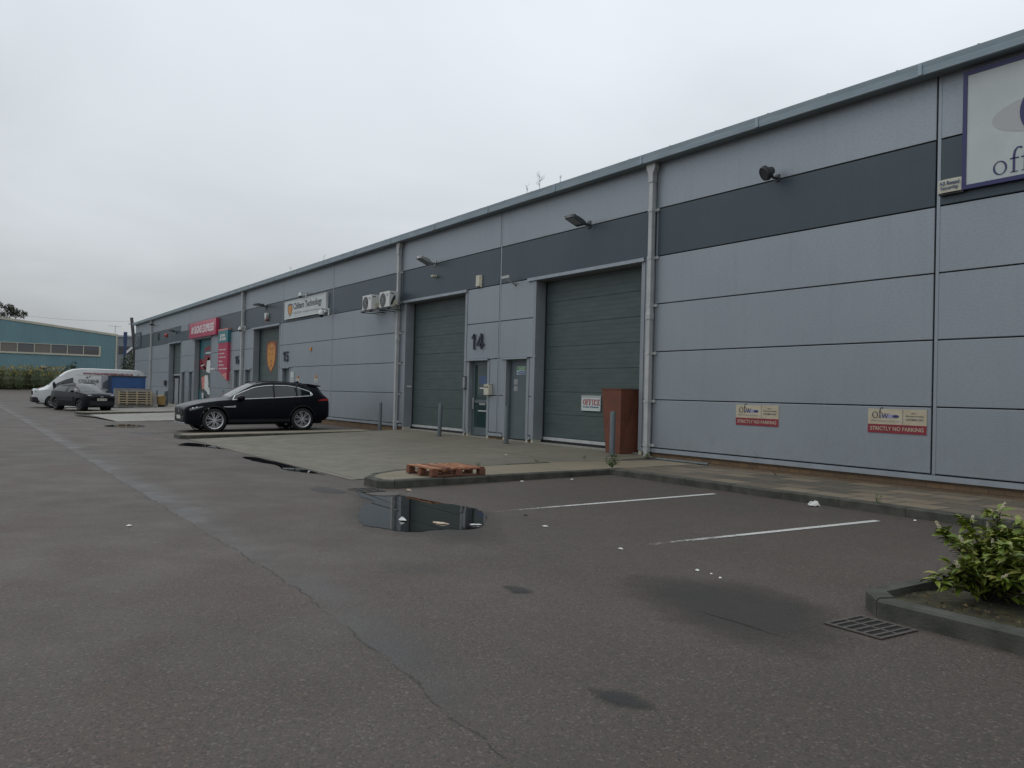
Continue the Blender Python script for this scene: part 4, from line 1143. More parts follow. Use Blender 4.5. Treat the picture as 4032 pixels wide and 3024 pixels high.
# ------------------------------------------------------------------ bollards, planter, pallet, drains
BOL = [((-24.81, -.69), 'grey steel bollard nearest the parked black estate car', (.0, .0)), ((-20.86, -.67), 'grey steel bollard in front of the left shutter, leaning a little', (.05, .0)),
       ((-17.48, -.62), 'grey steel bollard in front of the plain steel door', (.0, .0)), ((-13.35, -.69), 'grey steel bollard in front of the rust brown planter', (.0, .0)),
       ((-55.3, -1.25), 'dark bollard beside the yellow bin in the distance', (0, 0)), ((-60.4, -.8), 'thin dark bollard by the far half open shutter', (0, 0)), ((-57.0, -.8), 'dark bollard by the two far doors', (0, 0))]
first = None
for (x, y), lab, (lx, ly) in BOL:
    if first is None:
        t = thing('bollard', (x, y, 0), lab, 'bollard', group='bollards along the shutters')
        build('post', MB().lathe([(.058, -.05), (.058, .905), (.05, .925), (0, .932)], axis='z', n=20), M['bollard'], t, smooth=45)
        build('base_collar', MB().lathe([(.085, 0.0), (.08, .012), (.058, .02)], axis='z', n=20), M['kerb'], t, smooth=45)
        first = t
    else: t = copy_tree(first); tag(t, lab)
    t.location = (x, y, gz(x, y) + .006); t.rotation_euler = (ly, lx, 0)

t = thing('planter', (-13.9, 0, gz(-13.9, -.1) + .008), 'tall tapered rust brown planter standing against the right shutter', 'planter')
B4 = [(-.17, -.26), (.33, -.29), (.40, .20), (-.12, .22)]; T4 = [(-.325, -.28), (.365, -.32), (.35, .19), (-.27, .20)]
mb = MB(); vs = [(x, y, 0) for x, y in B4] + [(x, y, 1.36) for x, y in T4]
vs += [(x * .93, y * .92, 1.36) for x, y in T4] + [(x * .92, y * .9, 1.22) for x, y in T4]
fs = [(3, 2, 1, 0)] + [(i, (i + 1) % 4, 4 + (i + 1) % 4, 4 + i) for i in range(4)] + [(4 + i, 4 + (i + 1) % 4, 8 + (i + 1) % 4, 8 + i) for i in range(4)] + [(8 + i, 8 + (i + 1) % 4, 12 + (i + 1) % 4, 12 + i) for i in range(4)]
mb.add(vs, fs); build('body', mb, M['rust'], t)
build('rim', MB().add([(x * 1.0, y * 1.0, 1.355) for x, y in T4] + [(x * 1.02, y * 1.03, 1.362) for x, y in T4] + [(x * 1.02, y * 1.03, 1.385) for x, y in T4] + [(x * .92, y * .91, 1.385) for x, y in T4] + [(x * .92, y * .91, 1.355) for x, y in T4],
                      [(a * 4 + i, a * 4 + (i + 1) % 4, (a + 1) * 4 + (i + 1) % 4, (a + 1) * 4 + i) for a in range(4) for i in range(4)]), M['rust'], t)
build('soil', MB().add([(x * .92, y * .91, 1.24) for x, y in T4], [(0, 1, 2, 3)]), M['soil'], t)

# the loose pallet on the peninsula
t = thing('pallet', (-11.88, -5.44, zpen(-11.88, -5.44) + .004), 'reddish wooden pallet lying on the tan pavement nose', 'pallet', rz=R(1.5))
random.seed(21)
def rough_board(x0, x1, y0, y1, z0, z1):
    m = MB().box(x0, x1, y0, y1, z0, z1)
    m.v = [(a + random.uniform(-.006, .006), b + random.uniform(-.004, .004), c + random.uniform(-.002, .002)) for a, b, c in m.v]
    return m
for k, yy in enumerate((-.44, 0, .44)):
    build('runner', rough_board(-.0, .0 + .001, 0, .001, 0, .001) if False else rough_board(-.42 + k * 0, .42, yy - .04, yy + .04, .0, .018) if False else rough_board([-.42, -.05, .33][k], [-.33, .05, .42][k], -.49, .49, 0, .018), M['palwood2'], t)
for x in (-.375, 0, .375):
    for y in (-.435, 0, .435):
        build('block', rough_board(x - .05, x + .05, y - .055, y + .055, .0185, .098), M['palwood2'], t)
    build('stringer', rough_board(x - .045, x + .045, -.49, .49, .0985, .116), M['palwood2'], t)
ys = [-.44, -.33, -.20, -.07, .08, .22, .35, .445]
for k, y in enumerate(ys):
    w = .037
    build('deck_board', rough_board(-.43 + random.uniform(0, .02), .43 - random.uniform(0, .02), y - w, y + w, .1165, .137), M[('palwood3', 'palwood3', 'palwood2', 'palwood3', 'palwood', 'palwood3', 'palwood', 'palwood2')[k]], t)
build('splinter', rough_board(.30, .46, -.30, -.28, .09, .10), M['palwood3'], t)

def gully(x0, x1, y0, y1, cols, rows, label, rz=0.0):
    cx, cy = (x0 + x1) / 2, (y0 + y1) / 2; w, h = (x1 - x0) / 2, (y1 - y0) / 2
    t = thing('drain_grate', (cx, cy, gz(cx, cy) + .004), label, 'drain grate', rz=rz, group='iron drain grates in the asphalt')
    build('pit_shade', MB().add([(-w, -h, .001), (w, -h, .001), (w, h, .001), (-w, h, .001)], [(0, 1, 2, 3)]), M['pit_shade'], t)  # flat plate on the ground, painted black as the pit's shade
    f = MB(); b = .022
    f.box(-w, w, -h, -h + b, .001, .008); f.box(-w, w, h - b, h, .001, .008); f.box(-w, -w + b, -h + b, h - b, .001, .008); f.box(w - b, w, -h + b, h - b, .001, .008)
    build('frame', f, M['iron'], t)
    g_ = MB()
    for k in range(1, cols):
        x = -w + 2 * w * k / cols; g_.box(x - .009, x + .009, -h + b, h - b, .0015, .008)
    for k in range(1, rows):
        y = -h + 2 * h * k / rows
        for c in range(cols):
            a0 = -w + 2 * w * c / cols + (.011 if c else b); a1 = -w + 2 * w * (c + 1) / cols - (.011 if c < cols - 1 else b)
            g_.box(a0, a1, y - .008, y + .008, .0015, .0075)
    build('bars', g_, M['iron'], t)
gully(-3.43, -3.02, -7.31, -6.91, 6, 2, 'large iron drain grate beside the kerb of the planted island')
gully(-11.58, -11.12, -7.24, -6.84, 2, 3, 'iron drain grate at the edge of the big puddle by the pavement nose')
tag(single('access_cover', MB().lathe([(.0, .008), (.2, .008), (.215, .003)], axis='z', n=20), M['iron'], (-10.82, -6.99, .004), 'flat dark drain cover beside the puddle', 'drain cover'))

# ------------------------------------------------------------------ foliage
def leaves(mb, n, pos, size, seed, mi=0, fold=.25, asp=.42, up=.25):
    rnd = random.Random(seed)
    for _ in range(n):
        p, nrm = pos(rnd)
        s_ = size * rnd.uniform(.6, 1.35)
        d = Vector((rnd.gauss(0, 1), rnd.gauss(0, 1), rnd.gauss(0, .7))) + nrm * .7
        d.normalize()
        side = d.cross(Vector((rnd.gauss(0, .5), rnd.gauss(0, .5), 1))).normalized()
        u = side.cross(d)
        a = p - d * s_ * .5; b = p + d * s_ * .5; m = p - u * s_ * fold * .3
        mb.add([a, p + side * s_ * asp * .5 + u * s_ * fold * .2, b, p - side * s_ * asp * .5 + u * s_ * fold * .2], [(0, 1, 2, 3)], mi)
def crown_pos(blobs, hollow=.55):
    tot = [b[1][0] * b[1][1] + b[1][0] * b[1][2] for b in blobs]
    def f(rnd):
        c, r_ = rnd.choices(blobs, tot)[0]
        v = Vector((rnd.gauss(0, 1), rnd.gauss(0, 1), rnd.gauss(0, 1))).normalized()
        k = rnd.uniform(hollow, 1.0) ** .6 * rnd.uniform(.85, 1.08)
        return Vector((c[0] + v.x * r_[0] * k, c[1] + v.y * r_[1] * k, c[2] + v.z * r_[2] * k)), v
    return f

# shrub in the planted island
t = thing('flowering_shrub', (-3.02, -6.05, .09), 'green shrub with cream flower spikes in the kerbed bed at the right', 'shrub')
random.seed(31); rnd = random.Random(31)
st = MB(); tips = []
for k in range(52):
    a = rnd.uniform(0, 6.28); rr = rnd.uniform(.05, .50) if k else 0; h = rnd.uniform(.30, .70) - rr * .20
    if k < 12: rr = rnd.uniform(.3, .5); h = rnd.uniform(.12, .5)
    if k > 34: a = rnd.uniform(-1.2, 1.2); rr = rnd.uniform(.25, .8); h = rnd.uniform(.2, .68)
    x, y = math.cos(a) * rr + .12, math.sin(a) * rr
    e = Vector((x, y, h)); m = Vector((x * .42, y * .42, h * .58)); b = Vector((rnd.uniform(-.03, .03), rnd.uniform(-.03, .03), 0))
    st.tube([b, m, e], [.011, .007, .003], 6); tips.append((b, m, e))
    for q in range(3):
        s0 = m.lerp(e, rnd.uniform(0, .7)); e2 = s0 + Vector((rnd.uniform(-.12, .12), rnd.uniform(-.12, .12), rnd.uniform(.02, .12)))
        st.tube([s0, e2], [.004, .002], 5); tips.append((s0, s0.lerp(e2, .5), e2))
build('stems', st, M['bark'], t)
def laurel_leaf(mb, p, d, nrm, s_):
    d = d.normalized(); side = d.cross(nrm)
    if side.length < 1e-3: side = d.cross(Vector((1, 0, 0)))
    side.normalize(); u = side.cross(d)
    w = s_ * .19
    droop = -u * s_ * .08
    c = [p, p + d * s_ * .33, p + d * s_ * .68 + droop * .6, p + d * s_ + droop * 2.2]
    vs = [c[0], c[1] + side * w + u * w * .35, c[1] - side * w + u * w * .35, c[2] + side * w * .82 + u * w * .3, c[2] - side * w * .82 + u * w * .3, c[3], c[1], c[2]]
    mb.add(vs, [(0, 6, 1), (0, 2, 6), (6, 7, 3, 1), (6, 2, 4, 7), (7, 5, 3), (7, 4, 5)])
lv = MB()
for b, m, e in tips:
    ax = (e - m)
    for q in range(28 if (e - b).length > .15 else 15):
        f = rnd.uniform(0, 1.05); p = m.lerp(e, f) if rnd.random() > .15 else b.lerp(m, rnd.uniform(.45, 1))
        a = rnd.uniform(0, 6.28)
        d = Vector((math.cos(a), math.sin(a), rnd.uniform(-.55, .55))) + ax.normalized() * .4
        laurel_leaf(lv, p, d, Vector((rnd.gauss(0, .3), rnd.gauss(0, .3), 1)), rnd.uniform(.06, .11))
build('leaves', lv, M['leaf'], t, smooth=False, fixn=False)
k = 0
for (b, m, e) in [tips[i] for i in range(0, len(tips), 4)]:
    if e.z < .2: continue
    fl_ = MB(); d = ((e - m).normalized() + Vector((rnd.uniform(-.6, .6), rnd.uniform(-.6, .6), .5))).normalized()
    ln = rnd.uniform(.05, .085)
    fl_.tube([e, e + d * ln], [.002, .001], 5)
    for q in range(46):
        f = rnd.uniform(.12, 1); a = rnd.uniform(0, 6.28); r_ = .011 * (1.15 - f * .6)
        p = e + d * ln * f + Vector((math.cos(a) * r_, math.sin(a) * r_, rnd.uniform(-.5, .5) * r_))
        fl_.ball(p, rnd.uniform(.0026, .0044), 5, 3)
    build('flower_spike', fl_, M['flower'], t, fixn=False); k += 1

def weed(x, y, z, s, label, seed, n=26):
    t = thing('weed', (x, y, z), label, 'weed', group='weeds in the joints of the paving')
    rnd = random.Random(seed); st = MB(); lv = MB()
    for k in range(max(3, n // 5)):
        a = rnd.uniform(0, 6.28); e = Vector((math.cos(a) * s * rnd.uniform(.2, .7), math.sin(a) * s * rnd.uniform(.2, .7), s * rnd.uniform(.35, 1)))
        st.tube([(0, 0, 0), e * .5 + Vector((0, 0, .1 * s)), e], [.003, .002, .001], 4)
        for q in range(5):
            p = e * rnd.uniform(.3, 1.05)
            laurel_leaf(lv, p, Vector((rnd.gauss(0, 1), rnd.gauss(0, 1), rnd.uniform(-.2, .8))), Vector((0, 0, 1)), s * rnd.uniform(.2, .42))
    build('stem', st, M['weed'], t); build('leaves', lv, M['weed'], t, fixn=False)
weed(-11.45, -2.30, PAVE, .22, 'leafy green weed at the inner corner of the kerb', 41, 90)
weed(-13.12, -2.75, gz(-13.12, -2.75) + .005, .12, 'small upright weed at the joint of apron and tan pavement, left of the corner weed', 42)
weed(-13.0, -1.7, gz(-13, -1.7) + .03, .09, 'low weed in the joint near the planter', 43)
weed(-12.72, -.28, PAVE + .01, .20, 'grassy weed at the foot of the downpipe by the planter', 44, 34)
weed(-12.75, -4.3, zpen(-12.7, -4.3) + .01, .10, 'tiny weed behind the loose pallet', 45)
weed(-6.25, -2.38, PAVE, .13, 'dry weed growing on the kerb in front of the second no parking sign', 46)
weed(-9.35, -.5, PAVE + .002, .07, 'flat weed on the slabs between the no parking signs', 47)
# weeds in the roof gutter
def twig(x, h, label, seed, n):
    t = thing('gutter_weed', (x, -.17, 6.53), label, 'weed', group='dry weeds in the roof gutter')
    rnd = random.Random(seed); st = MB(); st.tube([(0, 0, 0), (.01, 0, h * .5), (-.01, 0, h)], [.008, .006, .002], 5)
    for k in range(n):
        z = h * rnd.uniform(.25, .95); a = rnd.uniform(0, 6.28); l_ = h * rnd.uniform(.15, .35)
        e = Vector((math.cos(a) * l_, math.sin(a) * l_, z + l_ * .7)); st.tube([(0, 0, z), e], [.004, .002], 4)
        for q in range(2): st.tube([e * 1, e + Vector((rnd.uniform(-.04, .04), rnd.uniform(-.04, .04), .04))], [.002, .001], 4)
    build('stem', st, M['twig'], t)
twig(-16.95, .36, 'tallest bare twiggy weed on the roof edge', 51, 13)
twig(-17.5, .22, 'thin bare weed on the roof edge left of the tallest one', 52, 5)
twig(-16.1, .18, 'thin bare weed on the roof edge right of the tallest one', 53, 4)
twig(-31.6, .22, 'single bare stalk on the roof edge above the company sign', 54, 2)
twig(-35.5, .26, 'bent bare stalk on the roof edge left of the company sign', 55, 2)

# ------------------------------------------------------------------ litter
def litter(x, y, s, m, label, seed, flat=.35, zo=.006):
    rnd = random.Random(seed); mb = MB(); n = 11
    rim = []
    for k in range(n):
        a = 2 * math.pi * k / n; r_ = s * rnd.uniform(.55, 1.15)
        rim.append((math.cos(a) * r_, math.sin(a) * r_ * .6, rnd.uniform(0, s * .25 * flat)))
    mid = [(p[0] * rnd.uniform(.35, .65), p[1] * rnd.uniform(.35, .65), s * rnd.uniform(.2, 1.0) * flat) for p in rim]
    vs = rim + mid + [(0, 0, s * flat * rnd.uniform(.5, 1.1)), (0, 0, 0)]
    fs = [(k, (k + 1) % n, n + (k + 1) % n, n + k) for k in range(n)] + [(n + k, n + (k + 1) % n, 2 * n) for k in range(n)] + [((k + 1) % n, k, 2 * n + 1) for k in range(n)]
    mb.add(vs, fs)
    single('litter', mb, m, (x, y, gz(x, y) + zo), label, 'litter', group='bits of litter on the asphalt', rz=rnd.uniform(0, 3))
litter(-8.5, -7.86, .085, M['paper'], 'crumpled white paper in the puddle, the tallest scrap of the three there', 61, .6, .009)
litter(-8.15, -7.58, .12, M['card'], 'soggy brown card floating in the middle of the puddle', 62, .15, .009)
litter(-7.89, -7.27, .075, M['paper'], 'flat white scrap at the right end of the puddle', 63, .2, .009)
litter(-11.03, -6.52, .06, M['card'], 'brown scrap against the kerb by the pallet', 64, .6)
litter(-6.07, -6.76, .035, M['paper'], 'white paper scrap at the worn end of the nearer parking line', 65)
litter(-5.02, -6.82, .035, M['paper'], 'white scrap, first of the small row on the asphalt before the wet patch', 66)
litter(-4.86, -6.82, .022, M['paper'], 'tiny white scrap beside the first of the small row before the wet patch', 67)
litter(-4.72, -6.87, .025, M['paper'], 'white scrap, last of the small row on the asphalt before the wet patch', 68)
litter(-7.0, -2.62, .09, M['paper'], 'crumpled white tissue against the kerb below the second no parking sign', 69, 1.0)
litter(-9.31, -10.55, .05, M['paper'], 'lone white scrap out on the road at the left', 70, .3)
litter(-8.24, -6.37, .05, M['black'], 'dark flat scrap on the asphalt between the parking lines', 71, .3)
litter(-7.49, -6.62, .045, M['paper'], 'thin white scrap right of the puddle near the parking line', 72, .25)
litter(-11.2, -4.4, .035, M['paper'], 'small white scrap along the foot of the peninsula kerb', 73, .5)
litter(-11.05, -3.5, .05, M['paper'], 'thin white wrapper along the foot of the peninsula kerb near the corner', 74, .3)
litter(-5.6, -2.62, .03, M['paper'], 'little white scrap at the kerb left of the shrub', 75, .5)
litter(-2.82, -6.72, .012, M['paper'], 'round white speck in the soil of the planted bed', 76, .8, .11)
litter(-14.9, -2.3, .06, M['paper'], 'pale flat scrap on the concrete apron in front of the right shutter', 77, .2)

# ------------------------------------------------------------------ vehicles
def vehicle(name, loc, rz, label, cat, P):
    t = thing(name, loc, label, cat, rz=rz)
    ax = P['axles']; wr = P['wr']; arch = P['arch']; W = P['W']; Ln = P['L']
    xs = set(P['xs'])
    for a in ax:
        for k in range(-6, 7): xs.add(round(a + arch * math.sin(k / 6 * math.pi / 2), 4))
    xs = sorted(x for x in xs if 0 <= x <= Ln)
    F = lambda key, x: pw(x, P[key])
    def zbot(x):
        z = F('sill', x)
        for a in ax:
            if abs(x - a) < arch: z = max(z, wr + math.sqrt(max(0, arch * arch - (x - a) ** 2)) - .0)
        return z
    def hw(x, z): return W * pw(z, P['sec']) * F('plan', x)
    NL, NU = 7, P.get('nu', 3)
    rows = []
    for x in xs:
        zb, zl, zt = zbot(x), F('belt', x), F('top', x)
        ring = []
        for j in range(NL + 1):
            f = j / NL; z = zb + (zl - zb) * f
            ring.append(Vector((x, hw(x, z), z)))
        wb = hw(x, zl); we = W * F('roofw', x); ze = zt - F('crown', x)
        we = min(we, wb)
        for j in range(1, NU + 1):
            f = j / NU; bl = .035 * math.sin(math.pi * f) * min(1, (ze - zl) / .4) if ze > zl else 0
            ring.append(Vector((x, wb + (we - wb) * f + bl, zl + (ze - zl) * f)))
        for j in range(1, 4):
            f = j / 3; ring.append(Vector((x, we * (1 - f), ze + (zt - ze) * math.sin(f * math.pi / 2))))
        rows.append(ring)
    nr = len(rows[0])
    side, scr, rear, body = MB(), MB(), MB(), MB()
    def cls(i, j):
        x = (xs[i] + xs[i + 1]) / 2
        if j >= NL + NU:
            if P['ws'][0] < x < P['ws'][1]: return scr
            if P['rw'] and P['rw'][0] < x < P['rw'][1]: return rear
        elif j >= NL:
            k = j - NL
            if P['glassrows'][0] <= k < P['glassrows'][1]:
                for a, b in P['sw']:
                    if a < x < b: return side
        return body
    for s_ in (1, -1):
        for i in range(len(xs) - 1):
            for j in range(nr - 1):
                q = [rows[i][j], rows[i + 1][j], rows[i + 1][j + 1], rows[i][j + 1]]
                q = [(p.x, p.y * s_, p.z) for p in q]
                if s_ < 0: q = q[::-1]
                cls(i, j).add(q, [(0, 1, 2, 3)])
    for ring, flip in ((rows[0], True), (rows[-1], False)):
        for j in range(nr - 1):
            q = [(ring[j].x, ring[j].y, ring[j].z), (ring[j + 1].x, ring[j + 1].y, ring[j + 1].z), (ring[j + 1].x, -ring[j + 1].y, ring[j + 1].z), (ring[j].x, -ring[j].y, ring[j].z)]
            body.add(q if flip else q[::-1], [(0, 1, 2, 3)])
    import bmesh
    def weld(mb):
        bm = bmesh.new(); vs = [bm.verts.new(p) for p in mb.v]
        for f in mb.f:
            try: bm.faces.new([vs[i] for i in f])
            except ValueError: pass
        bmesh.ops.remove_doubles(bm, verts=bm.verts, dist=1e-4)
        m = MB(); bm.verts.index_update()
        m.add([v.co[:] for v in bm.verts], [[v.index for v in f.verts] for f in bm.faces if len(f.verts) > 2]); bm.free(); return m
    build('body', weld(body), P['paint'], t, smooth=38)
    if side.f:
        left, right = MB(), MB()
        for f in side.f:
            q = [side.v[i] for i in f]; (left if q[0][1] > 0 else right).add(q, [(0, 1, 2, 3)])
        build('side_windows', weld(left), M['glass'], t, smooth=40); build('side_windows', weld(right), M['glass'], t, smooth=40)
    build('windscreen', weld(scr), M['screen'], t, smooth=40)
    if rear.f: build('rear_window', weld(rear), M['glass'], t, smooth=40)
    ub = MB(); ub.box(.25, Ln - .25, -W * .80, W * .80, .22, .55)
    for a in ax:
        for s_ in (1, -1): ub.lathe([(arch * .99, W * .55 * s_), (arch * .99, W * .9 * s_)], (a, 0, wr), 'y', 20)
    build('underbody', ub, M['black'], t)
    # wheels
    for a in ax:
        for s_ in (1, -1):
            yo = W * P.get('track', .985) * s_; yi = yo - .23 * s_
            ty = MB(); rr = P['rim']
            ty.lathe([(rr, yo - .012 * s_), (rr + .02, yo), (wr - .035, yo - .004 * s_), (wr - .006, yo - .03 * s_), (wr, yo - .06 * s_), (wr, yi + .05 * s_), (wr - .03, yi), (rr, yi)], (a, 0, wr), 'y', 30)
            w_ = build('wheel', ty, M['tyre'], t, smooth=40)
            rm = MB(); rm.lathe([(rr + .004, yo - .008 * s_), (rr - .02, yo - .02 * s_), (rr - .03, yo - .10 * s_), (rr - .03, yi)], (a, 0, wr), 'y', 30)
            rm.lathe([(.055, yo - .03 * s_), (.05, yo - .018 * s_), (0, yo - .016 * s_)], (a, 0, wr), 'y', 16)
            ns = P['spokes']
            for k in range(ns):
                for dd in ((-.15, .15) if P.get('double') else (0,)):
                    an = 2 * math.pi * k / ns + dd * 1.0
                    d = Vector((math.cos(an), 0, math.sin(an))); q = Vector((-math.sin(an), 0, math.cos(an)))
                    c = Vector((a, yo - .03 * s_, wr)) + d * (rr * .52)
                    rm.obox(c, d * (rr * .46), Vector((0, .012, 0)), q * P['spw'])
            build('rim', rm, P['rimmat'], w_, smooth=35)
            build('brake_disc', MB().lathe([(rr * .72, yo - .09 * s_), (0, yo - .09 * s_)], (a, 0, wr), 'y', 20), M['dark'], w_)
    def side_pt(x, z, off=.004):
        return hw(x, z) + off
    def hug(x0, x1, za, zb_, th, m, nm, lean=0.0, n=6, parent=None):
        """thin plate following the left and right flanks"""
        for s_ in (1, -1):
            mb = MB(); vs = []
            for i in range(n + 1):
                x = x0 + (x1 - x0) * i / n
                for z in (za(x) if callable(za) else za, zb_(x) if callable(zb_) else zb_):
                    for o_ in (0, th): vs.append((x, (side_pt(x, z, .001) + o_) * s_, z))
            fs = []
            for i in range(n):
                b0, b1 = i * 4, (i + 1) * 4
                fs += [(b0 + 1, b1 + 1, b1 + 3, b0 + 3), (b0, b0 + 1, b0 + 3, b0 + 2) if i == 0 else (b0, b1, b1 + 1, b0 + 1), (b0, b1, b1 + 1, b0 + 1), (b0 + 2, b0 + 3, b1 + 3, b1 + 2)]
            fs.append((n * 4, n * 4 + 2, n * 4 + 3, n * 4 + 1))
            build(nm, mb.add(vs, list(dict.fromkeys(fs))), m, t)
    return t, dict(xs=xs, rows=rows, NL=NL, NU=NU, hw=hw, F=F, hug=hug, side_pt=side_pt, W=W)

def path_tube(name, pts, r_, m, t, both=True, n=6):
    for s_ in ((1, -1) if both else (1,)):
        build(name, MB().tube([(p[0], p[1] * s_, p[2]) for p in pts], r_, n), m, t, smooth=True)

# --- black crossover in the bay
SUV = dict(L=4.73, W=.965, axles=(.87, 3.744), wr=.375, arch=.43, rim=.272, spokes=7, double=True, spw=.0105, rimmat=M['alloy'], paint=M['paint'], track=.975,
           xs=[0, .04, .1, .18, .3, .45, .65, .9, 1.15, 1.3, 1.4, 1.55, 1.7, 1.85, 2.0, 2.15, 2.3, 2.5, 2.72, 2.8, 3.0, 3.25, 3.5, 3.7, 3.9, 4.05, 4.2, 4.34, 4.42, 4.5, 4.58, 4.65, 4.70, 4.73],
           sill=[(0, .30), (.2, .24), (.5, .22), (4.2, .24), (4.55, .34), (4.73, .46)],
           belt=[(0, .74), (.05, .80), (.15, .85), (.5, .935), (1.0, 1.0), (1.45, 1.03), (2.5, 1.075), (3.6, 1.125), (4.1, 1.16), (4.3, 1.17), (4.55, 1.14), (4.66, 1.08), (4.73, .95)],
           top=[(0, .78), (.05, .85), (.15, .90), (.5, 1.00), (1.0, 1.085), (1.35, 1.13), (1.6, 1.275), (1.9, 1.44), (2.15, 1.56), (2.4, 1.625), (2.7, 1.65), (3.2, 1.643), (3.8, 1.595), (4.2, 1.545), (4.36, 1.52), (4.44, 1.44), (4.55, 1.27), (4.65, 1.13), (4.73, .98)],
           crown=[(0, .02), (1.3, .05), (2.2, .055), (3.9, .055), (4.4, .05), (4.73, .02)],
           roofw=[(0, .58), (.5, .70), (1.3, .72), (1.8, .66), (2.3, .635), (3.5, .61), (4.2, .57), (4.5, .62), (4.73, .70)],
           plan=[(0, .70), (.04, .79), (.1, .86), (.2, .92), (.45, .975), (.9, 1.0), (3.7, 1.0), (4.1, .985), (4.4, .95), (4.6, .90), (4.7, .85), (4.73, .80)],
           sec=[(.2, .90), (.32, .955), (.5, .985), (.72, 1.0), (.9, .985), (1.02, .965), (1.16, .935), (1.5, .75)],
           ws=(1.36, 2.17), rw=(4.38, 4.62), glassrows=(0, 4), sw=[(1.55, 4.06)], nu=5)
CX, CY = -28.33, -6.07
t, V = vehicle('parked_car', (CX, CY, .012), R(90), 'shiny black crossover car with chrome window trim parked nose out by the island', 'car', SUV)
t.rotation_euler = (0, -.019, R(90))
# the model's nose is at x=0 pointing to -x; turned so that the nose points to -Y
i0 = [i for i, x in enumerate(V['xs']) if 1.5 <= x <= 4.08]
NL = V['NL']
low = [V['rows'][i][NL] + Vector((0, .006, .004)) for i in i0]; upr = [V['rows'][i][NL + 4].lerp(V['rows'][i][NL], max(0, min(1, (x_ - 3.2) / .86)) ** 2.2 * .55) + Vector((0, .012, 0)) for i in i0 for x_ in (V['xs'][i],)]
path_tube('window_trim', [low[0] + Vector((-.12, 0, -.012))] + low + [upr[-1]], .015, M['brighttrim'], t)
path_tube('window_trim', [low[0] + Vector((-.12, 0, -.012))] + upr + [low[-1] + Vector((.05, -.01, .03)), low[-1]], .019, M['brighttrim'], t)
for x in (2.78, 3.55): path_tube('pillar', [(x, V['side_pt'](x, V['F']('belt', x), .004), V['F']('belt', x)), (x + .03, V['hw'](x, V['F']('belt', x)) * .80 + .012, V['F']('belt', x) + .42)], .022, M['black'], t)
path_tube('roof_rail', [(2.25, .60, 1.575), (2.4, .615, 1.615), (3.0, .61, 1.628), (3.7, .58, 1.585), (3.95, .565, 1.545)], .016, M['paint'], t)
for s_ in (1, -1):
    mi_ = MB(); mi_.ball((1.66, 1.05 * s_, 1.085), (.13, .12, .095), 14, 8); build('mirror', mi_, M['paint'], t, smooth=True)
    build('mirror_stalk', MB().box(1.58, 1.68, min(.90 * s_, .98 * s_), max(.90 * s_, .98 * s_), 1.0, 1.03), M['black'], t)
    hl = MB(); vs = []
    for i in range(9):
        x = .12 + .40 * i / 8; zc_ = .735 + .085 * i / 8; hh = .085 * (1 - (i / 8) ** 1.5 * .75)
        for z in (zc_ - hh * .6, zc_ + hh * .35): vs.append((x, V['side_pt'](x, z, .006) * s_, z))
    hl.add(vs, [(2 * i, 2 * i + 2, 2 * i + 3, 2 * i + 1) for i in range(8)]); build('headlight', hl, M['carlight'], t, smooth=True)
    for xx, rr in ((.22, .036), (.33, .032)): build('lamp_lens', MB().ball((xx, V['side_pt'](xx, .75, .004) * s_, .735 + .085 * (xx - .12) / .4), (rr, .012, rr), 10, 6), M['chrome'], t, smooth=True)
    tl = MB(); vs = []
    for i in range(6):
        x = 4.30 + .40 * i / 5; z0_ = .99 + .0 * i; hh = .02 + .055 * min(1, i / 3)
        for z in (z0_, z0_ + hh): vs.append((x, V['side_pt'](x, z, .006) * s_, z))
    tl.add(vs, [(2 * i, 2 * i + 2, 2 * i + 3, 2 * i + 1) for i in range(5)]); build('taillight', tl, M['taillight'], t, smooth=True)
    for x in (2.50, 3.42):
        build('door_handle', MB().box(x, x + .19, min((V['side_pt'](x, .93) - .01) * s_, (V['side_pt'](x, .93) + .025) * s_), max((V['side_pt'](x, .93) - .01) * s_, (V['side_pt'](x, .93) + .025) * s_), .915, .94, b=.008), M['paint'], t)
    v_ = MB(); y = V['side_pt'](1.35, .78, .004) * s_; y2 = V['side_pt'](1.35, .78, .014) * s_
    v_.prism([(1.16, .795), (1.52, .815), (1.52, .84), (1.46, .84), (1.46, .828), (1.12, .812)], 'y', min(y, y2), max(y, y2)); v_.prism([(1.16, .795), (1.52, .78), (1.52, .795), (1.2, .802)], 'y', min(y, y2), max(y, y2))
    build('side_vent', v_, M['brighttrim'], t)
    for xx in (1.52, 2.74, 3.62):
        zz0, zz1 = (.34, V['F']('belt', xx))
        if xx == 3.62: pts = [(3.30, .36), (3.34, .60), (3.45, .82), (3.60, .95), (3.66, V['F']('belt', 3.66))]
        else: pts = [(xx, z) for z in (zz0, .55, .75, .95, zz1)]
        build('door_seam', MB().tube([(p[0], V['side_pt'](p[0], p[1], -.0005) * s_, p[1]) for p in pts], .0035, 4), M['black'], t)
V['hug'](1.30, 3.32, .30, .40, .012, M['black'], 'sill_cladding')
V['hug'](1.36, 3.26, .44, .455, .008, M['paint'], 'door_crease')
for a in SUV['axles']:
    for s_ in (1, -1):
        pts = [(a + .445 * math.cos(k), V['side_pt'](a + .445 * math.cos(k), .375 + .445 * math.sin(k), -.004) * s_, .375 + .445 * math.sin(k)) for k in [R(4 + 172 * i / 14) for i in range(15)]]
        build('arch_trim', MB().tube(pts, .018, 6), M['black'], t, smooth=True)
build('grille', MB().box(-.012, .03, -.46, .46, .54, .74, b=.01), M['black'], t)
build('bumper_insert', MB().box(-.02, .06, -.62, .62, .34, .50, b=.02), M['black'], t)
build('badge', MB().lathe([(.05, -.022), (0, -.026)], (0, 0, 0), 'x', 14).xf(Matrix.Translation((0, 0, .66))), M['chrome'], t)
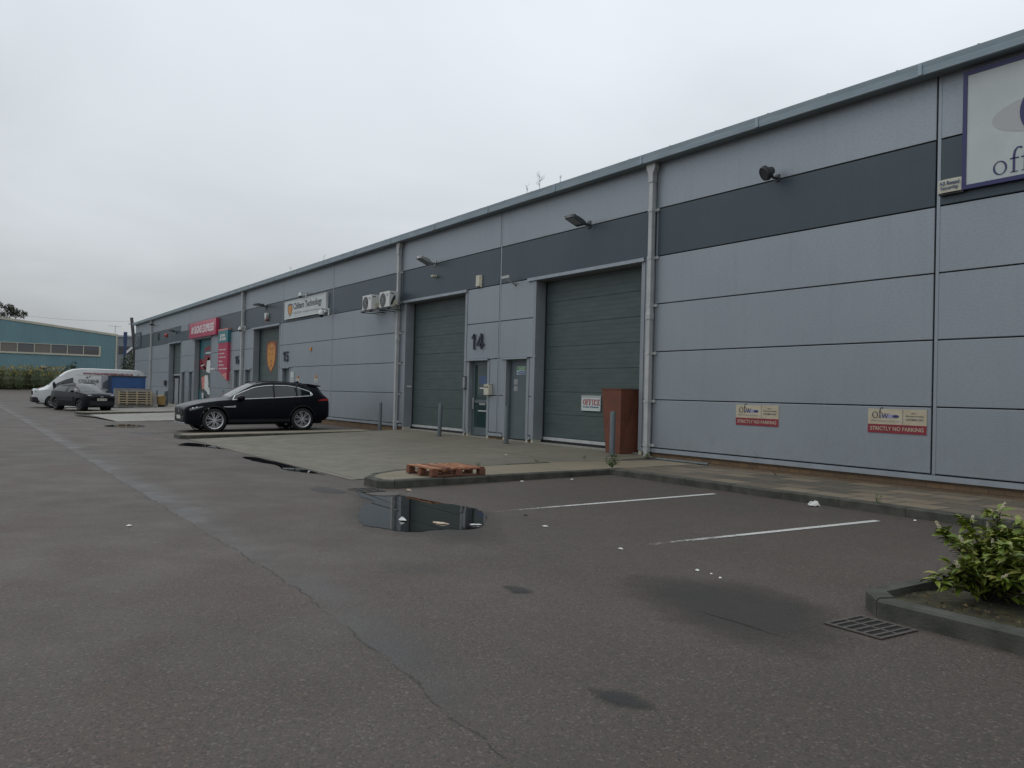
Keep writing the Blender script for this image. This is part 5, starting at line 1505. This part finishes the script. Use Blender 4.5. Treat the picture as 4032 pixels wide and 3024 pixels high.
build('number_plate', MB().box(-.03, -.0205, -.26, .26, .42, .53), M['plate'], t)
build('splitter', MB().box(-.03, .12, -.66, .66, .27, .31, b=.012), M['chrome'], t)
build('spoiler', MB().prism([(4.05, 1.565), (4.48, 1.505), (4.50, 1.475), (4.36, 1.46), (4.1, 1.52)], 'y', -.60, .60), M['black'], t)
build('aerial_fin', MB().prism([(3.72, 1.60), (3.92, 1.60), (3.9, 1.66)], 'y', -.02, .02), M['black'], t)

# --- dark hatchback facing the camera
HB = dict(L=4.16, W=.865, axles=(.80, 3.395), wr=.315, arch=.37, rim=.21, spokes=5, double=False, spw=.03, rimmat=M['dark'], paint=M['paint2'], track=.97,
          xs=[0, .04, .1, .2, .35, .6, .8, 1.0, 1.15, 1.3, 1.45, 1.6, 1.75, 1.9, 2.1, 2.35, 2.6, 2.9, 3.2, 3.5, 3.7, 3.85, 3.95, 4.05, 4.12, 4.16],
          sill=[(0, .26), (.3, .22), (3.8, .22), (4.16, .36)],
          belt=[(0, .72), (.06, .82), (.2, .90), (.6, .96), (1.1, .99), (2.4, 1.0), (3.5, 1.04), (3.9, 1.06), (4.08, 1.0), (4.16, .88)],
          top=[(0, .74), (.06, .86), (.2, .94), (.6, 1.02), (1.05, 1.07), (1.3, 1.20), (1.6, 1.345), (1.85, 1.43), (2.2, 1.475), (2.9, 1.46), (3.5, 1.40), (3.8, 1.33), (3.95, 1.20), (4.08, 1.04), (4.16, .9)],
          crown=[(0, .02), (1.0, .06), (2, .06), (4.16, .03)],
          roofw=[(0, .58), (.5, .68), (1.05, .70), (1.5, .63), (2.2, .59), (3.4, .58), (4.16, .62)],
          plan=[(0, .74), (.05, .84), (.12, .90), (.3, .96), (.7, 1.0), (3.5, 1), (3.9, .96), (4.16, .85)],
          sec=[(.2, .93), (.4, .985), (.7, 1.0), (.9, .97), (1.05, .93), (1.4, .75)],
          ws=(1.06, 1.86), rw=(3.8, 4.05), glassrows=(0, 2), sw=[(1.3, 2.2), (2.28, 3.65)], nu=3)
hx, hy = -51.0, -6.05
ang = R(20)
fx, fy = -49.9 - .10 + .0, -6.63
# front-left wheel contact at (-49.9, -6.63); heading (cos20, sin20); nose of the model is at local x=0 pointing to -x
head = Vector((math.cos(ang), math.sin(ang))); leftv = Vector((-head.y, head.x))
ori = Vector((-49.9, -6.63)) + head * .80 + leftv * .83
t, V = vehicle('parked_car', (ori.x, ori.y, .03), ang + math.pi, 'dark grey hatchback parked facing the camera in front of the white van', 'car', HB)
for s_ in (1, -1):
    build('headlight', MB().ball((.13, .60 * s_, .83), (.07, .17, .028), 10, 6), M['headlight'], t, smooth=True)
    build('fog_light', MB().ball((.05, .58 * s_, .42), (.05, .07, .05), 10, 6), M['headlight'], t, smooth=True)
    build('mirror', MB().ball((1.28, .96 * s_, 1.03), (.08, .10, .065), 12, 6), M['paint2'], t, smooth=True)
    build('side_bump', MB().box(1.35, 3.0, min(.855 * s_, .885 * s_), max(.855 * s_, .885 * s_), .50, .74, b=.012), M['black'], t)
    build('roof_bar', MB().tube([(1.8, .56 * s_, 1.40), (1.95, .57 * s_, 1.48), (3.1, .56 * s_, 1.47), (3.35, .55 * s_, 1.40)], .025, 6), M['black'], t)
build('lower_grille', MB().box(-.02, .05, -.62, .62, .30, .54, b=.015), M['black'], t)
build('number_plate', MB().box(-.03, -.021, -.26, .26, .56, .68), M['plate'], t)
build('plate_lettering', text_mb('GX16 TXG', -.23, .23, .585, .655, 0, .002, bold=.03).xf(Matrix.Translation((-.0305, 0, 0)) @ Matrix.Rotation(R(-90), 4, 'Z')), M['textdark'], t)
build('badge', MB().box(-.012, .01, -.08, .08, .74, .79, b=.006), M['chrome'], t)

# --- white high-roof van
VN = dict(L=5.98, W=1.03, axles=(.98, 4.5), wr=.34, arch=.40, rim=.205, spokes=6, double=False, spw=.03, rimmat=M['lamp_grey'], paint=M['vanwhite'], track=.97,
          xs=[0, .05, .12, .25, .45, .7, .85, 1.0, 1.15, 1.3, 1.5, 1.7, 1.9, 2.05, 2.2, 2.6, 3.2, 3.9, 4.6, 5.2, 5.6, 5.8, 5.92, 5.98],
          sill=[(0, .42), (.2, .30), (.5, .28), (5.6, .30), (5.98, .40)],
          belt=[(0, .84), (.05, .92), (.15, .98), (.6, 1.06), (.9, 1.08), (2.0, 1.12), (2.2, 1.22), (5.98, 1.22)],
          top=[(0, .90), (.05, 1.0), (.15, 1.06), (.45, 1.19), (.72, 1.28), (1.0, 1.56), (1.3, 1.85), (1.45, 1.98), (1.7, 2.17), (2.0, 2.31), (2.4, 2.39), (3, 2.41), (5.6, 2.39), (5.85, 2.34), (5.98, 2.24)],
          crown=[(0, .02), (.7, .05), (1.5, .06), (2.4, .05), (5.98, .05)],
          roofw=[(0, .62), (.5, .74), (.75, .80), (1.4, .84), (2.4, .86), (5.7, .86), (5.98, .80)],
          plan=[(0, .66), (.05, .78), (.12, .86), (.3, .94), (.7, .985), (1.2, 1.0), (5.7, 1.0), (5.9, .985), (5.98, .95)],
          sec=[(.2, .92), (.45, .985), (.8, 1.0), (1.22, .985), (1.9, .93), (2.4, .86)],
          ws=(.74, 1.42), rw=None, glassrows=(0, 3), sw=[(1.02, 1.98)], nu=5)
t, V = vehicle('delivery_van', (-57.12, -8.32, .02), R(90), 'white high roof delivery van with pink web address lettering along its side', 'van', VN)
for s_ in (1, -1):
    build('headlight', MB().ball((.16, .84 * s_, .98), (.12, .06, .13), 12, 8), M['headlight'], t, smooth=True)
    build('mirror', MB().ball((1.02, 1.16 * s_, 1.38), (.08, .10, .16), 12, 8), M['black'], t, smooth=True)
    build('side_moulding', MB().box(1.5, 4.0, min(1.02 * s_, 1.045 * s_), max(1.02 * s_, 1.045 * s_), .52, .62), M['black'], t)
    for xx in (2.02, 3.35): build('door_seam', MB().tube([(xx, V['side_pt'](xx, z, 0) * s_ if z < 1.22 else (1.03 * .985 - (z - 1.22) / 1.1 * .11 + .03) * s_, z) for z in (.45, .8, 1.15)], .006, 4), M['dark'], t)
build('bumper', MB().box(-.06, .45, -.93, .93, .30, .62, b=.06), M['black'], t)
build('grille', MB().box(-.03, .04, -.55, .55, .74, .96, b=.01), M['black'], t)
build('bonnet_decal', merge(MB().add([(.22, -.4, 1.125), (.22, .7, 1.10), (.62, .7, 1.235), (.62, -.4, 1.262)], [(0, 1, 2, 3)])), M['salmon'], t)
# lettering on the flank that faces the camera (the van's left side, y<0 in its own frame once the nose is at x=0)
FL = Matrix.Rotation(R(0), 4, 'Z')
def flank(mb, lean_z0=1.22):
    """lettering built in XZ at y=0 is laid on the y<0 flank"""
    out = MB()
    def yy(x, z):
        if z <= 1.22: return V['hw'](x, z)
        zt = V['F']('top', x) - .05; f = (z - 1.22) / (zt - 1.22); wb = V['hw'](x, 1.22); we = 1.03 * V['F']('roofw', x)
        return wb + (we - wb) * f + .035 * math.sin(math.pi * max(0, min(1, f)))
    out.v = [(x, -yy(x, z) - .022 + y, z) for x, y, z in mb.v]; out.f = mb.f; out.mi = mb.mi
    return out
SIDE = 1   # flank that faces +X in the world
def put(nm, mb, m):
    fm = flank(mb)
    build(nm, fm, m, t)
put('lettering', text_mb('WWW.TROLLEYREPAIRSERVICES.CO.UK', 2.55, 5.35, 2.02, 2.14, 0, .002, bold=.05, spacing=1.02), M['crimson'])
put('lettering', text_mb('COLDENE', 2.32, 3.42, 1.53, 1.72, 0, .002, bold=.02), M['textgrey'])
put('logo', merge(*[MB().prism(ell(x, z, r_, r_ * 1.2, 14), 'y', -.004, 0) for x, z, r_ in ((2.78, 1.84, .05), (2.90, 1.89, .032), (2.99, 1.94, .022))]), M['textgrey'])
put('side_picture', merge(*[MB().box(3.55 + .2 * k, 3.75 + .2 * k, -.003, 0, 1.15, 1.98) for k in range(6)]), M['textpale'])
put('side_picture', MB().prism([(3.62, 1.2), (4.0, 1.2), (4.1, 1.6), (3.9, 1.75), (3.65, 1.55)], 'y', -.006, -.0035), M['textgrey'])
put('body_line', merge(*[MB().box(2.15 + .3 * k, 2.45 + .3 * k, -.004, 0, 1.985, 1.995) for k in range(12)]), M['lamp_grey'])
put('stripe', MB().box(3.9, 4.6, -.004, 0, .95, 1.02), M['crimson'])

# ------------------------------------------------------------------ things by the far unit
g0 = gz(-54.9, -3.5)
t = thing('skip_container', (-55.05, -3.5, g0 + .006), 'tall blue metal container with a black rim standing in front of the white van', 'container')
mb = MB(); mb.prism([(.62, 0), (.72, .35), (.72, 1.82), (-.72, 1.82), (-.72, .3), (-.6, 0)], 'y', -.92, .92)
build('body', mb, M['blue'], t)
rb = MB(); rb.box(-.77, .77, -.97, .97, 1.82, 1.90, b=.01)
build('rim', rb, M['dark'], t)
build('side_rib', merge(*[MB().box(-.6 + .38 * k, -.54 + .38 * k, -.955, -.921, .1, 1.82) for k in range(4)]), M['bluedark'], t)
build('side_panel', MB().box(-.70, .70, -.935, -.921, .35, 1.80), M['bluedark'], t)
build('lifting_hook', merge(MB().tube([(.5, -.5, 1.9), (.5, -.42, 2.0), (.5, -.34, 1.9)], .02, 6), MB().tube([(.5, .45, 1.9), (.5, .53, 2.02), (.5, .6, 1.9)], .02, 6)), M['dark'], t)
# grey film-wrapped load
g0 = gz(-53.9, -3.2)
t = thing('wrapped_load', (-54.0, -3.18, g0 + .006), 'low grey film wrapped load behind a pale standing pallet', 'wrapped load')
random.seed(77)
mb = MB(); n = 22
ys = [-1.17 + 2.34 * i / n for i in range(n + 1)]; zs = [0, .08, .25, .45, .65, .85, 1.0, 1.09, 1.12]
fr = [(.12 + random.uniform(-.02, .03), y, z * (1 if i < n - 3 else 1 - .10 * (i - n + 3)) + (random.uniform(-.012, .012) if z > 0 else 0)) for i, y in enumerate(ys) for z in zs]
bk = [(-.14, y, z * (1 if i < n - 3 else 1 - .10 * (i - n + 3))) for i, y in enumerate(ys) for z in zs]
k = len(zs); N = (n + 1) * k
fs = []
for i in range(n):
    for j in range(k - 1):
        a = i * k + j; fs += [(a, a + k, a + k + 1, a + 1), (N + a, N + a + 1, N + a + k + 1, N + a + k)]
    a = i * k + k - 1; fs.append((a, a + k, N + a + k, N + a))
for i in (0, n):
    for j in range(k - 1):
        a = i * k + j; fs.append((a, a + 1, N + a + 1, N + a))
mb.add(fr + bk, fs); build('wrapped_stack', mb, M['wrap'], t, smooth=30)
build('top_edge_strip', MB().box(.10, .155, -1.17, .8, 1.10, 1.13), M['textpale'], t)
t = thing('pallet', (-53.80, -3.2, g0 + .16), 'pale wooden pallet standing on edge against the grey wrapped load', 'pallet')
mb = MB()
for k in range(5): build('deck_board', MB().box(.10, .125, -.92, .88, .10 + .14 * k, .165 + .14 * k), M['rawwood'], t)
for y in (-.92, -.48, .06, .60, .84): build('bearer', MB().box(.0, .098, y - .04, y + .05, .02, .80), M['rawwood'], t)
build('gap_shade', MB().box(-.03, -.001, -.92, .88, .05, .78), M['dark'], t)  # dark sheet behind the boards, painting shade into the gaps
g0 = gz(-54.4, -1.65)
t = thing('yellow_bin', (-54.4, -1.65, g0 + .006), 'worn yellow plastic bin between the wrapped load and a dark bollard', 'bin')
build('body', MB().add([(-.20, -.19, .12), (.20, -.19, .12), (.20, .19, .12), (-.20, .19, .12), (-.23, -.22, .58), (.23, -.22, .58), (.23, .22, .58), (-.23, .22, .58)],
                       [(3, 2, 1, 0), (0, 1, 5, 4), (1, 2, 6, 5), (2, 3, 7, 6), (3, 0, 4, 7), (4, 5, 6, 7)]), M['yellow'], t)
build('lid', merge(MB().box(-.24, .24, -.23, .23, .58, .63, b=.015), MB().ball((0, 0, .63), (.21, .20, .09), 14, 6, z0=0)), M['yellow'], t, smooth=40)
build('base', MB().box(-.17, .19, -.16, .16, 0, .125), M['black'], t)

# leaning pole and its cable at the end of the row
t = thing('utility_pole', (-77.0, .85, gz(-77, 0)), 'dark leaning wooden pole at the far end of the silver building', 'pole')
build('shaft', MB().tube([(0, 0, -.2), (-.05, -.40, 4.0), (-.08, -.72, 6.75)], [.15, .14, .13], 12), M['pole'], t, smooth=True)
build('insulator', MB().tube([(-.08, -.64, 6.2), (-.08, -.98, 6.2)], .03, 6), M['textpale'], t)
p0 = Vector((-77.1, .13, 6.9)); p1 = Vector((-112, -9.6, 9.7))
single('overhead_cable', MB().tube([p0.lerp(p1, i / 14) - Vector((0, 0, 1.1 * (4 * (i / 14) * (1 - i / 14)) * .35)) for i in range(15)], .008, 5), M['black'], (0, 0, 0), 'thin overhead cable running left from the leaning pole', 'cable')

# ------------------------------------------------------------------ far buildings
A = Vector((-112.8, 4.08)); Bv = Vector((-113.61, -8.11)) - A; Bv.normalize()     # facade direction towards the left
Nf = Vector((-Bv.y, Bv.x))
if Nf.x < 0: Nf = -Nf                                                             # out of the facade, towards the camera
rzf = math.atan2(-Bv.y, -Bv.x)
def fac(): return Matrix.Rotation(math.atan2(Bv.y, Bv.x), 4, 'Z')
g0 = gz(-112.8, 4)
t = thing('teal_building', (A.x, A.y, g0), 'teal corrugated factory with a row of cream framed windows in the distance', 'building')
t.rotation_euler = (0, 0, math.atan2(Bv.y, Bv.x))
# local x runs along the facade to the left of the view; outward normal is local +y or -y
sg = 1 if (fac() @ Vector((0, 1, 0))).dot(Vector((Nf.x, Nf.y, 0))) > 0 else -1
LEN = 34.0
def roofz(x): return 7.46 - g0 + .107 * min(x, 22) - .107 * max(0, x - 22)
WIN = (1.75, 33.0, 4.98 - g0, 6.14 - g0)
mb = MB(); step = .16; x = 0; prof = []
while x < LEN: prof += [(x, 0), (x + .05, 0), (x + .08, .035), (x + .13, .035)]; x += step
prof.append((LEN, 0))
def cstrip(z0f, z1f, xa, xb):
    pr = [p for p in prof if xa <= p[0] <= xb]
    vs = [(p[0], p[1] * sg, z0f(p[0])) for p in pr] + [(p[0], p[1] * sg, z1f(p[0])) for p in pr]; n = len(pr)
    mb.add(vs, [(i, i + 1, n + i + 1, n + i) for i in range(n - 1)])
cstrip(lambda x: -.1, lambda x: WIN[2], 0, LEN); cstrip(lambda x: WIN[3], roofz, 0, LEN)
cstrip(lambda x: WIN[2], lambda x: WIN[3], 0, WIN[0] + .05); cstrip(lambda x: WIN[2], lambda x: WIN[3], WIN[1] - .1, LEN)
build('wall', mb, M['tealwall'], t, fixn=False)
build('wall_core', MB().prism([(0.02, -.1), (LEN, -.1), (LEN, roofz(LEN) - .05), (22, roofz(22) - .05), (.02, roofz(0) - .05)], 'y', -.09 * sg, -14 * sg), M['tealwall'], t)
tr = MB(); tr.prism([(-.25, roofz(-.25)), (22, roofz(22)), (LEN, roofz(LEN)), (LEN, roofz(LEN) + .28), (22, roofz(22) + .28), (-.25, roofz(-.25) + .26)], 'y', .10 * sg, -14.2 * sg)
build('roof', tr, M['palecream'], t)
build('corner_trim', MB().box(-.18, .0, -.1, .1, -.1, roofz(0)), M['palecream'], t)
x = WIN[0]; k = 0
fy = lambda a, b: (min(a * sg, b * sg), max(a * sg, b * sg))
while x < WIN[1] - 1.8:
    w = 1.72
    f = MB(); y0, y1 = fy(-.02, .09)
    f.box(x, x + .09, y0, y1, WIN[2], WIN[3]); f.box(x + .09, x + w, y0, y1, WIN[2], WIN[2] + .08); f.box(x + .09, x + w, y0, y1, WIN[3] - .07, WIN[3])
    o = build('window', f, M['palecream'], t)
    y0, y1 = fy(-.03, .01)
    p = MB().box(x + .09, x + w, y0, y1, WIN[2] + .08, WIN[3] - .07)
    build('pane', p, M['pane2'] if k in (3, 5, 6, 9, 12) else M['pane'], o)
    if k in (0, 1, 2, 4):
        y0, y1 = fy(.011, .016)
        build('blind', MB().box(x + .12, x + w - .05, y0, y1, WIN[2] + .75, WIN[3] - .08), M['textgrey'], o)
    x += w; k += 1
y0, y1 = fy(0, .14)
build('window_sill', MB().box(WIN[0] - .1, WIN[1], y0, y1, WIN[2] - .12, WIN[2]), M['palecream'], t)
build('corner_trim', MB().box(WIN[0] - .12, WIN[0], *fy(-.02, .10), WIN[2], WIN[3]), M['palecream'], t)
t2 = thing('tv_aerial', (-113.0, 4.0, 7.62), 'thin aerial on the corner of the teal building roof', 'aerial')
build('mast', MB().tube([(0, 0, -.05), (0, 0, 1.15)], .03, 6), M['lamp_grey'], t2)
build('boom', merge(MB().tube([(-.45, -.75, 1.12), (.35, .65, 1.02)], .022, 5), *[MB().tube([(-.4 + .16 * k + .18, -.66 + .28 * k - .1, 1.1 - .018 * k), (-.4 + .16 * k - .18, -.66 + .28 * k + .1, 1.1 - .018 * k)], .014, 4) for k in range(5)]), M['lamp_grey'], t2)
single('wall_plaque', MB().box(-.05, .05, -.35, .35, 0, .3), M['textpale'], (-113.1, -3.55, 3.25), 'small pale plaque on the teal wall above the hedge', 'sign')

g0 = gz(-141, 9) - .8
t = thing('grey_building', (-142.5, 8.0, g0), 'pale grey shed far behind, between the teal building and the leaning pole', 'building', rz=math.atan2(2.0, 1.1))
build('wall', MB().box(-6, 16, 0.0, .3, -.2, 8.3 - g0 + .6), M['greywall'], t)
build('roof', MB().box(-6.1, 16.1, -.15, 6, 8.9 - g0, 9.2 - g0), M['trim'], t)
for k in range(7):
    o = build('window', MB().box(-.3 + 1.1 * k, .72 + 1.1 * k, -.05, .02, 6.3 - g0, 7.5 - g0), M['pane'], t)
    build('frame', MB().box(.72 + 1.1 * k, .80 + 1.1 * k, -.07, .02, 6.3 - g0, 7.5 - g0), M['lamp_grey'], o)
single('flag_sign', MB().box(-.04, .04, -.16, .16, 0, 6.9).box(-.05, .05, -.2, .2, 5.6, 6.95), M['polebl'], (-108.85, 4.54, gz(-108, 4)), 'tall narrow blue pole sign between the teal building and the pole', 'pole sign')
t = thing('banner', (-141.4, 9.4, 6.2), 'torn white banner lettering on the far grey shed', 'banner')
build('sheet', MB().prism([(0, 0), (.5, .35), (1.3, 1.2), (.9, 1.25), (.2, .5)], 'x', .3, .34), M['textwhite'], t)

# hedge
def blob_foliage(name, loc, blobs, n, size, m, label, cat, seed, trunk=None, m2=None):
    t = thing(name, loc, label, cat)
    lv = MB(); leaves(lv, n, crown_pos(blobs), size, seed)
    build('foliage' if not trunk else 'crown', lv, m, t, fixn=False)
    if trunk: build('trunk', trunk, M['bark'], t, smooth=True)
    return t
HB_ = Vector((-110.6, -1.2)); HE_ = Vector((-112.6, -17))
g0 = gz(-110, -5)
rnd = random.Random(91)
d = (HE_ - HB_)
bl = []
for k in range(30):
    c = HB_.lerp(HE_, k / 29); bl.append(((c.x - HB_.x + rnd.uniform(-.3, .3), c.y - HB_.y, 1.95 + rnd.uniform(-.15, .25)), (1.1, .9, .72 + rnd.uniform(-.1, .15))))
t = thing('hedge', (HB_.x, HB_.y, g0), 'long clipped hedge with yellow leaves along the foot of the teal building', 'hedge')
lv = MB(); leaves(lv, 5200, crown_pos(bl, .75), .20, 92); build('foliage', lv, M['leaf_hedge'], t, fixn=False)
bl2 = [((b[0][0], b[0][1], .75), (1.2, .95, .95)) for b in bl]
lv = MB(); leaves(lv, 3600, crown_pos(bl2, .75), .22, 93); build('lower_foliage', lv, M['leaf_hedge_low'], t, fixn=False)
cm = MB()
for b in bl: cm.ball((b[0][0] - .1, b[0][1], 1.1), (.75, .8, 1.15), 8, 6)
build('inner_twigs', cm, M['leaf_bush'], t)
tm = MB().tube([(0, 0, 0), (.1, .1, 2.0)], [.12, .06], 8)
t = blob_foliage('bush', (-110.2, -1.0, gz(-110, -1)), [((0, 0, 1.9), (.8, .8, 1.0)), ((.1, .3, 2.7), (.4, .4, .55)), ((-.2, -.5, 1.4), (.9, .8, .8))], 900, .24, M['leaf_bush'], 'dark green bush rising just behind the roof of the white van', 'bush', 95, tm)
# shrub between the buildings
tm = MB().tube([(0, 0, -.1), (.1, .1, 1.5), (.0, .2, 2.9)], [.16, .11, .05], 8)
t = blob_foliage('bush', (-87.0, 2.25, gz(-87, 1)), [((0, 0, 2.4), (1.3, 1.4, 1.3)), ((.2, .7, 3.2), (.9, 1.0, .9)), ((-.1, -.6, 3.0), (.9, .8, .9)), ((0, .2, 1.2), (1.4, 1.6, 1.2)), ((.1, .1, 3.7), (.7, .8, .55))], 4200, .20, M['leaf_bush'],
                 'round green bush behind the far corner of the silver building', 'bush', 97, tm)
# tree behind the teal building
rnd = random.Random(99)
t = thing('tree', (-134.5, -12.3, gz(-134, -13) + 1.2), 'dark leafy tree showing above the roof of the teal building at the left edge', 'tree')
tk = MB(); tk.tube([(0, 0, -.2), (.1, .1, 3), (0, .3, 6)], [.4, .32, .22], 10)
tip = []
for k in range(16):
    a = rnd.uniform(0, 6.28); l_ = rnd.uniform(2.2, 5.2); e = Vector((math.cos(a) * l_ * .7, math.sin(a) * l_, 6 + rnd.uniform(1.2, 5.0) - l_ * .12))
    tk.tube([(0, .3, 5 + rnd.uniform(-1, 1)), (e.x * .5, e.y * .5, 6.8 + rnd.uniform(0, 1)), e], [.14, .09, .03], 6); tip.append(e)
for e in ((0, 5.2, 8.6), (0, 6.3, 9.4), (.3, 7.2, 9.0), (0, 4.4, 10.0), (-.3, 5.9, 9.9)):
    tk.tube([(0, .4, 6), (0, e[1] * .5, 7.5), e], [.12, .08, .03], 6); tip.append(Vector(e))
build('trunk', tk, M['bark'], t, smooth=True)
bl = [((e.x, e.y, e.z), (rnd.uniform(.6, 1.3), rnd.uniform(.6, 1.2), rnd.uniform(.45, .9))) for e in tip]
lv = MB(); leaves(lv, 5200, crown_pos(bl, .2), .36, 100); build('crown', lv, M['leaf_tree'], t, fixn=False)

# ------------------------------------------------------------------ grey pipe lying along the wall foot
tag(single('conduit', MB().tube([(-12.6, -.16, PAVE + .03), (-11.2, -.14, PAVE + .03)], .025, 8), M['bollard'], (0, 0, 0), 'grey length of conduit lying along the foot of the silver wall', 'conduit'))

# ------------------------------------------------------------------ sky, sun, camera
w = bpy.data.worlds.new('World'); sc.world = w; w.use_nodes = True
T = w.node_tree; T.nodes.clear()
def wn(ty, **k):
    x = T.nodes.new(ty)
    for a, v in k.items(): setattr(x, a, v)
    return x
SUN_EL, SUN_AZ = R(52), math.atan2(-.6, -.55)
out = wn('ShaderNodeOutputWorld'); bg = wn('ShaderNodeBackground'); T.links.new(bg.outputs[0], out.inputs[0])
sky = wn('ShaderNodeTexSky', sky_type='NISHITA'); sky.sun_disc = False; sky.sun_elevation = SUN_EL; sky.sun_rotation = SUN_AZ; sky.dust_density = 4
tc = wn('ShaderNodeTexCoord'); sp = wn('ShaderNodeSeparateXYZ'); T.links.new(tc.outputs['Generated'], sp.inputs[0])
def wmath(op, a, b=None, clamp=False):
    x = wn('ShaderNodeMath', operation=op, use_clamp=clamp)
    for i, v in enumerate((a, b)):
        if v is None: continue
        if isinstance(v, (int, float)): x.inputs[i].default_value = v
        else: T.links.new(v, x.inputs[i])
    return x.outputs[0]
# cloud deck: project the view direction on to a flat layer
den = wmath('ADD', wmath('MAXIMUM', sp.outputs[2], 0.0), .18)
cb = wn('ShaderNodeCombineXYZ'); T.links.new(wmath('DIVIDE', sp.outputs[0], den), cb.inputs[0]); T.links.new(wmath('DIVIDE', sp.outputs[1], den), cb.inputs[1])
n1 = wn('ShaderNodeTexNoise'); n1.inputs['Scale'].default_value = .85; n1.inputs['Detail'].default_value = 4; n1.inputs['Roughness'].default_value = .5; n1.inputs['Distortion'].default_value = .4
T.links.new(cb.outputs[0], n1.inputs['Vector'])
mr = wn('ShaderNodeMapRange'); mr.inputs['From Min'].default_value = .3; mr.inputs['From Max'].default_value = .7; mr.inputs['To Min'].default_value = .86; mr.inputs['To Max'].default_value = 1.10
T.links.new(n1.outputs['Fac'], mr.inputs['Value'])
cr = wn('ShaderNodeValToRGB'); e = cr.color_ramp.elements
e[0].position = 0.0; e[0].color = (.50, .525, .545, 1)
e[1].position = 1.0; e[1].color = (.88, .95, 1.03, 1)
for p_, c in ((.06, (.53, .56, .58)), (.20, (.69, .735, .775)), (.40, (.83, .89, .945))):
    q = e.new(p_); q.color = rgb(c)
T.links.new(wmath('MAXIMUM', sp.outputs[2], 0.0), cr.inputs['Fac'])
# a little brighter towards the right of the yard
az = wmath('MULTIPLY', wmath('ADD', wmath('MULTIPLY', sp.outputs[0], .55), wmath('MULTIPLY', sp.outputs[1], .83)), .13)
br = wmath('MULTIPLY', mr.outputs['Result'], wmath('ADD', 1.0, az))
mx = wn('ShaderNodeMix', data_type='RGBA', blend_type='MULTIPLY'); mx.inputs['Factor'].default_value = 1
cbr = wn('ShaderNodeCombineColor'); [T.links.new(br, cbr.inputs[i]) for i in range(3)]
T.links.new(cr.outputs['Color'], mx.inputs['A']); T.links.new(cbr.outputs[0], mx.inputs['B'])
sk = wn('ShaderNodeMix', data_type='RGBA', blend_type='MULTIPLY'); sk.inputs['Factor'].default_value = 1; sk.inputs['B'].default_value = (.06, .06, .06, 1)
T.links.new(sky.outputs[0], sk.inputs['A'])
fm = wn('ShaderNodeMix', data_type='RGBA'); fm.inputs['Factor'].default_value = .93
T.links.new(sk.outputs['Result'], fm.inputs['A']); T.links.new(mx.outputs['Result'], fm.inputs['B'])
T.links.new(fm.outputs['Result'], bg.inputs['Color']); bg.inputs['Strength'].default_value = 1.0

sd = bpy.data.lights.new('sun', 'SUN'); sd.energy = .5; sd.angle = R(35); sd.color = (1, .97, .93)
so_ = bpy.data.objects.new('sun', sd); COL.objects.link(so_)
dirs = Vector((math.sin(SUN_AZ) * math.cos(SUN_EL), math.cos(SUN_AZ) * math.cos(SUN_EL), math.sin(SUN_EL)))
so_.rotation_euler = dirs.to_track_quat('Z', 'Y').to_euler(); so_.location = (0, -20, 30)

cam = bpy.data.cameras.new('camera'); co = bpy.data.objects.new('camera', cam); COL.objects.link(co)
cam.sensor_width = 36; cam.lens = 3300 / 4032 * 36; cam.clip_start = .05; cam.clip_end = 4000
r_ = Vector((0.5522077, 0.8333221, 0.0253158)); u_ = Vector((-0.0028079, -0.0285063, 0.9995897)); f_ = Vector((-0.8337019, 0.5520522, 0.0134015))
co.matrix_world = Matrix(((r_.x, u_.x, -f_.x, 0), (r_.y, u_.y, -f_.y, -12.0628), (r_.z, u_.z, -f_.z, 1.44), (0, 0, 0, 1)))
sc.camera = co
sc.view_settings.view_transform = 'Standard'; sc.view_settings.look = 'None'
sc.view_settings.exposure = 0; sc.view_settings.gamma = 1
sc.render.engine = 'CYCLES'
sc.cycles.max_bounces = 6; sc.cycles.caustics_reflective = False; sc.cycles.caustics_refractive = False
sc.cycles.sample_clamp_indirect = 4
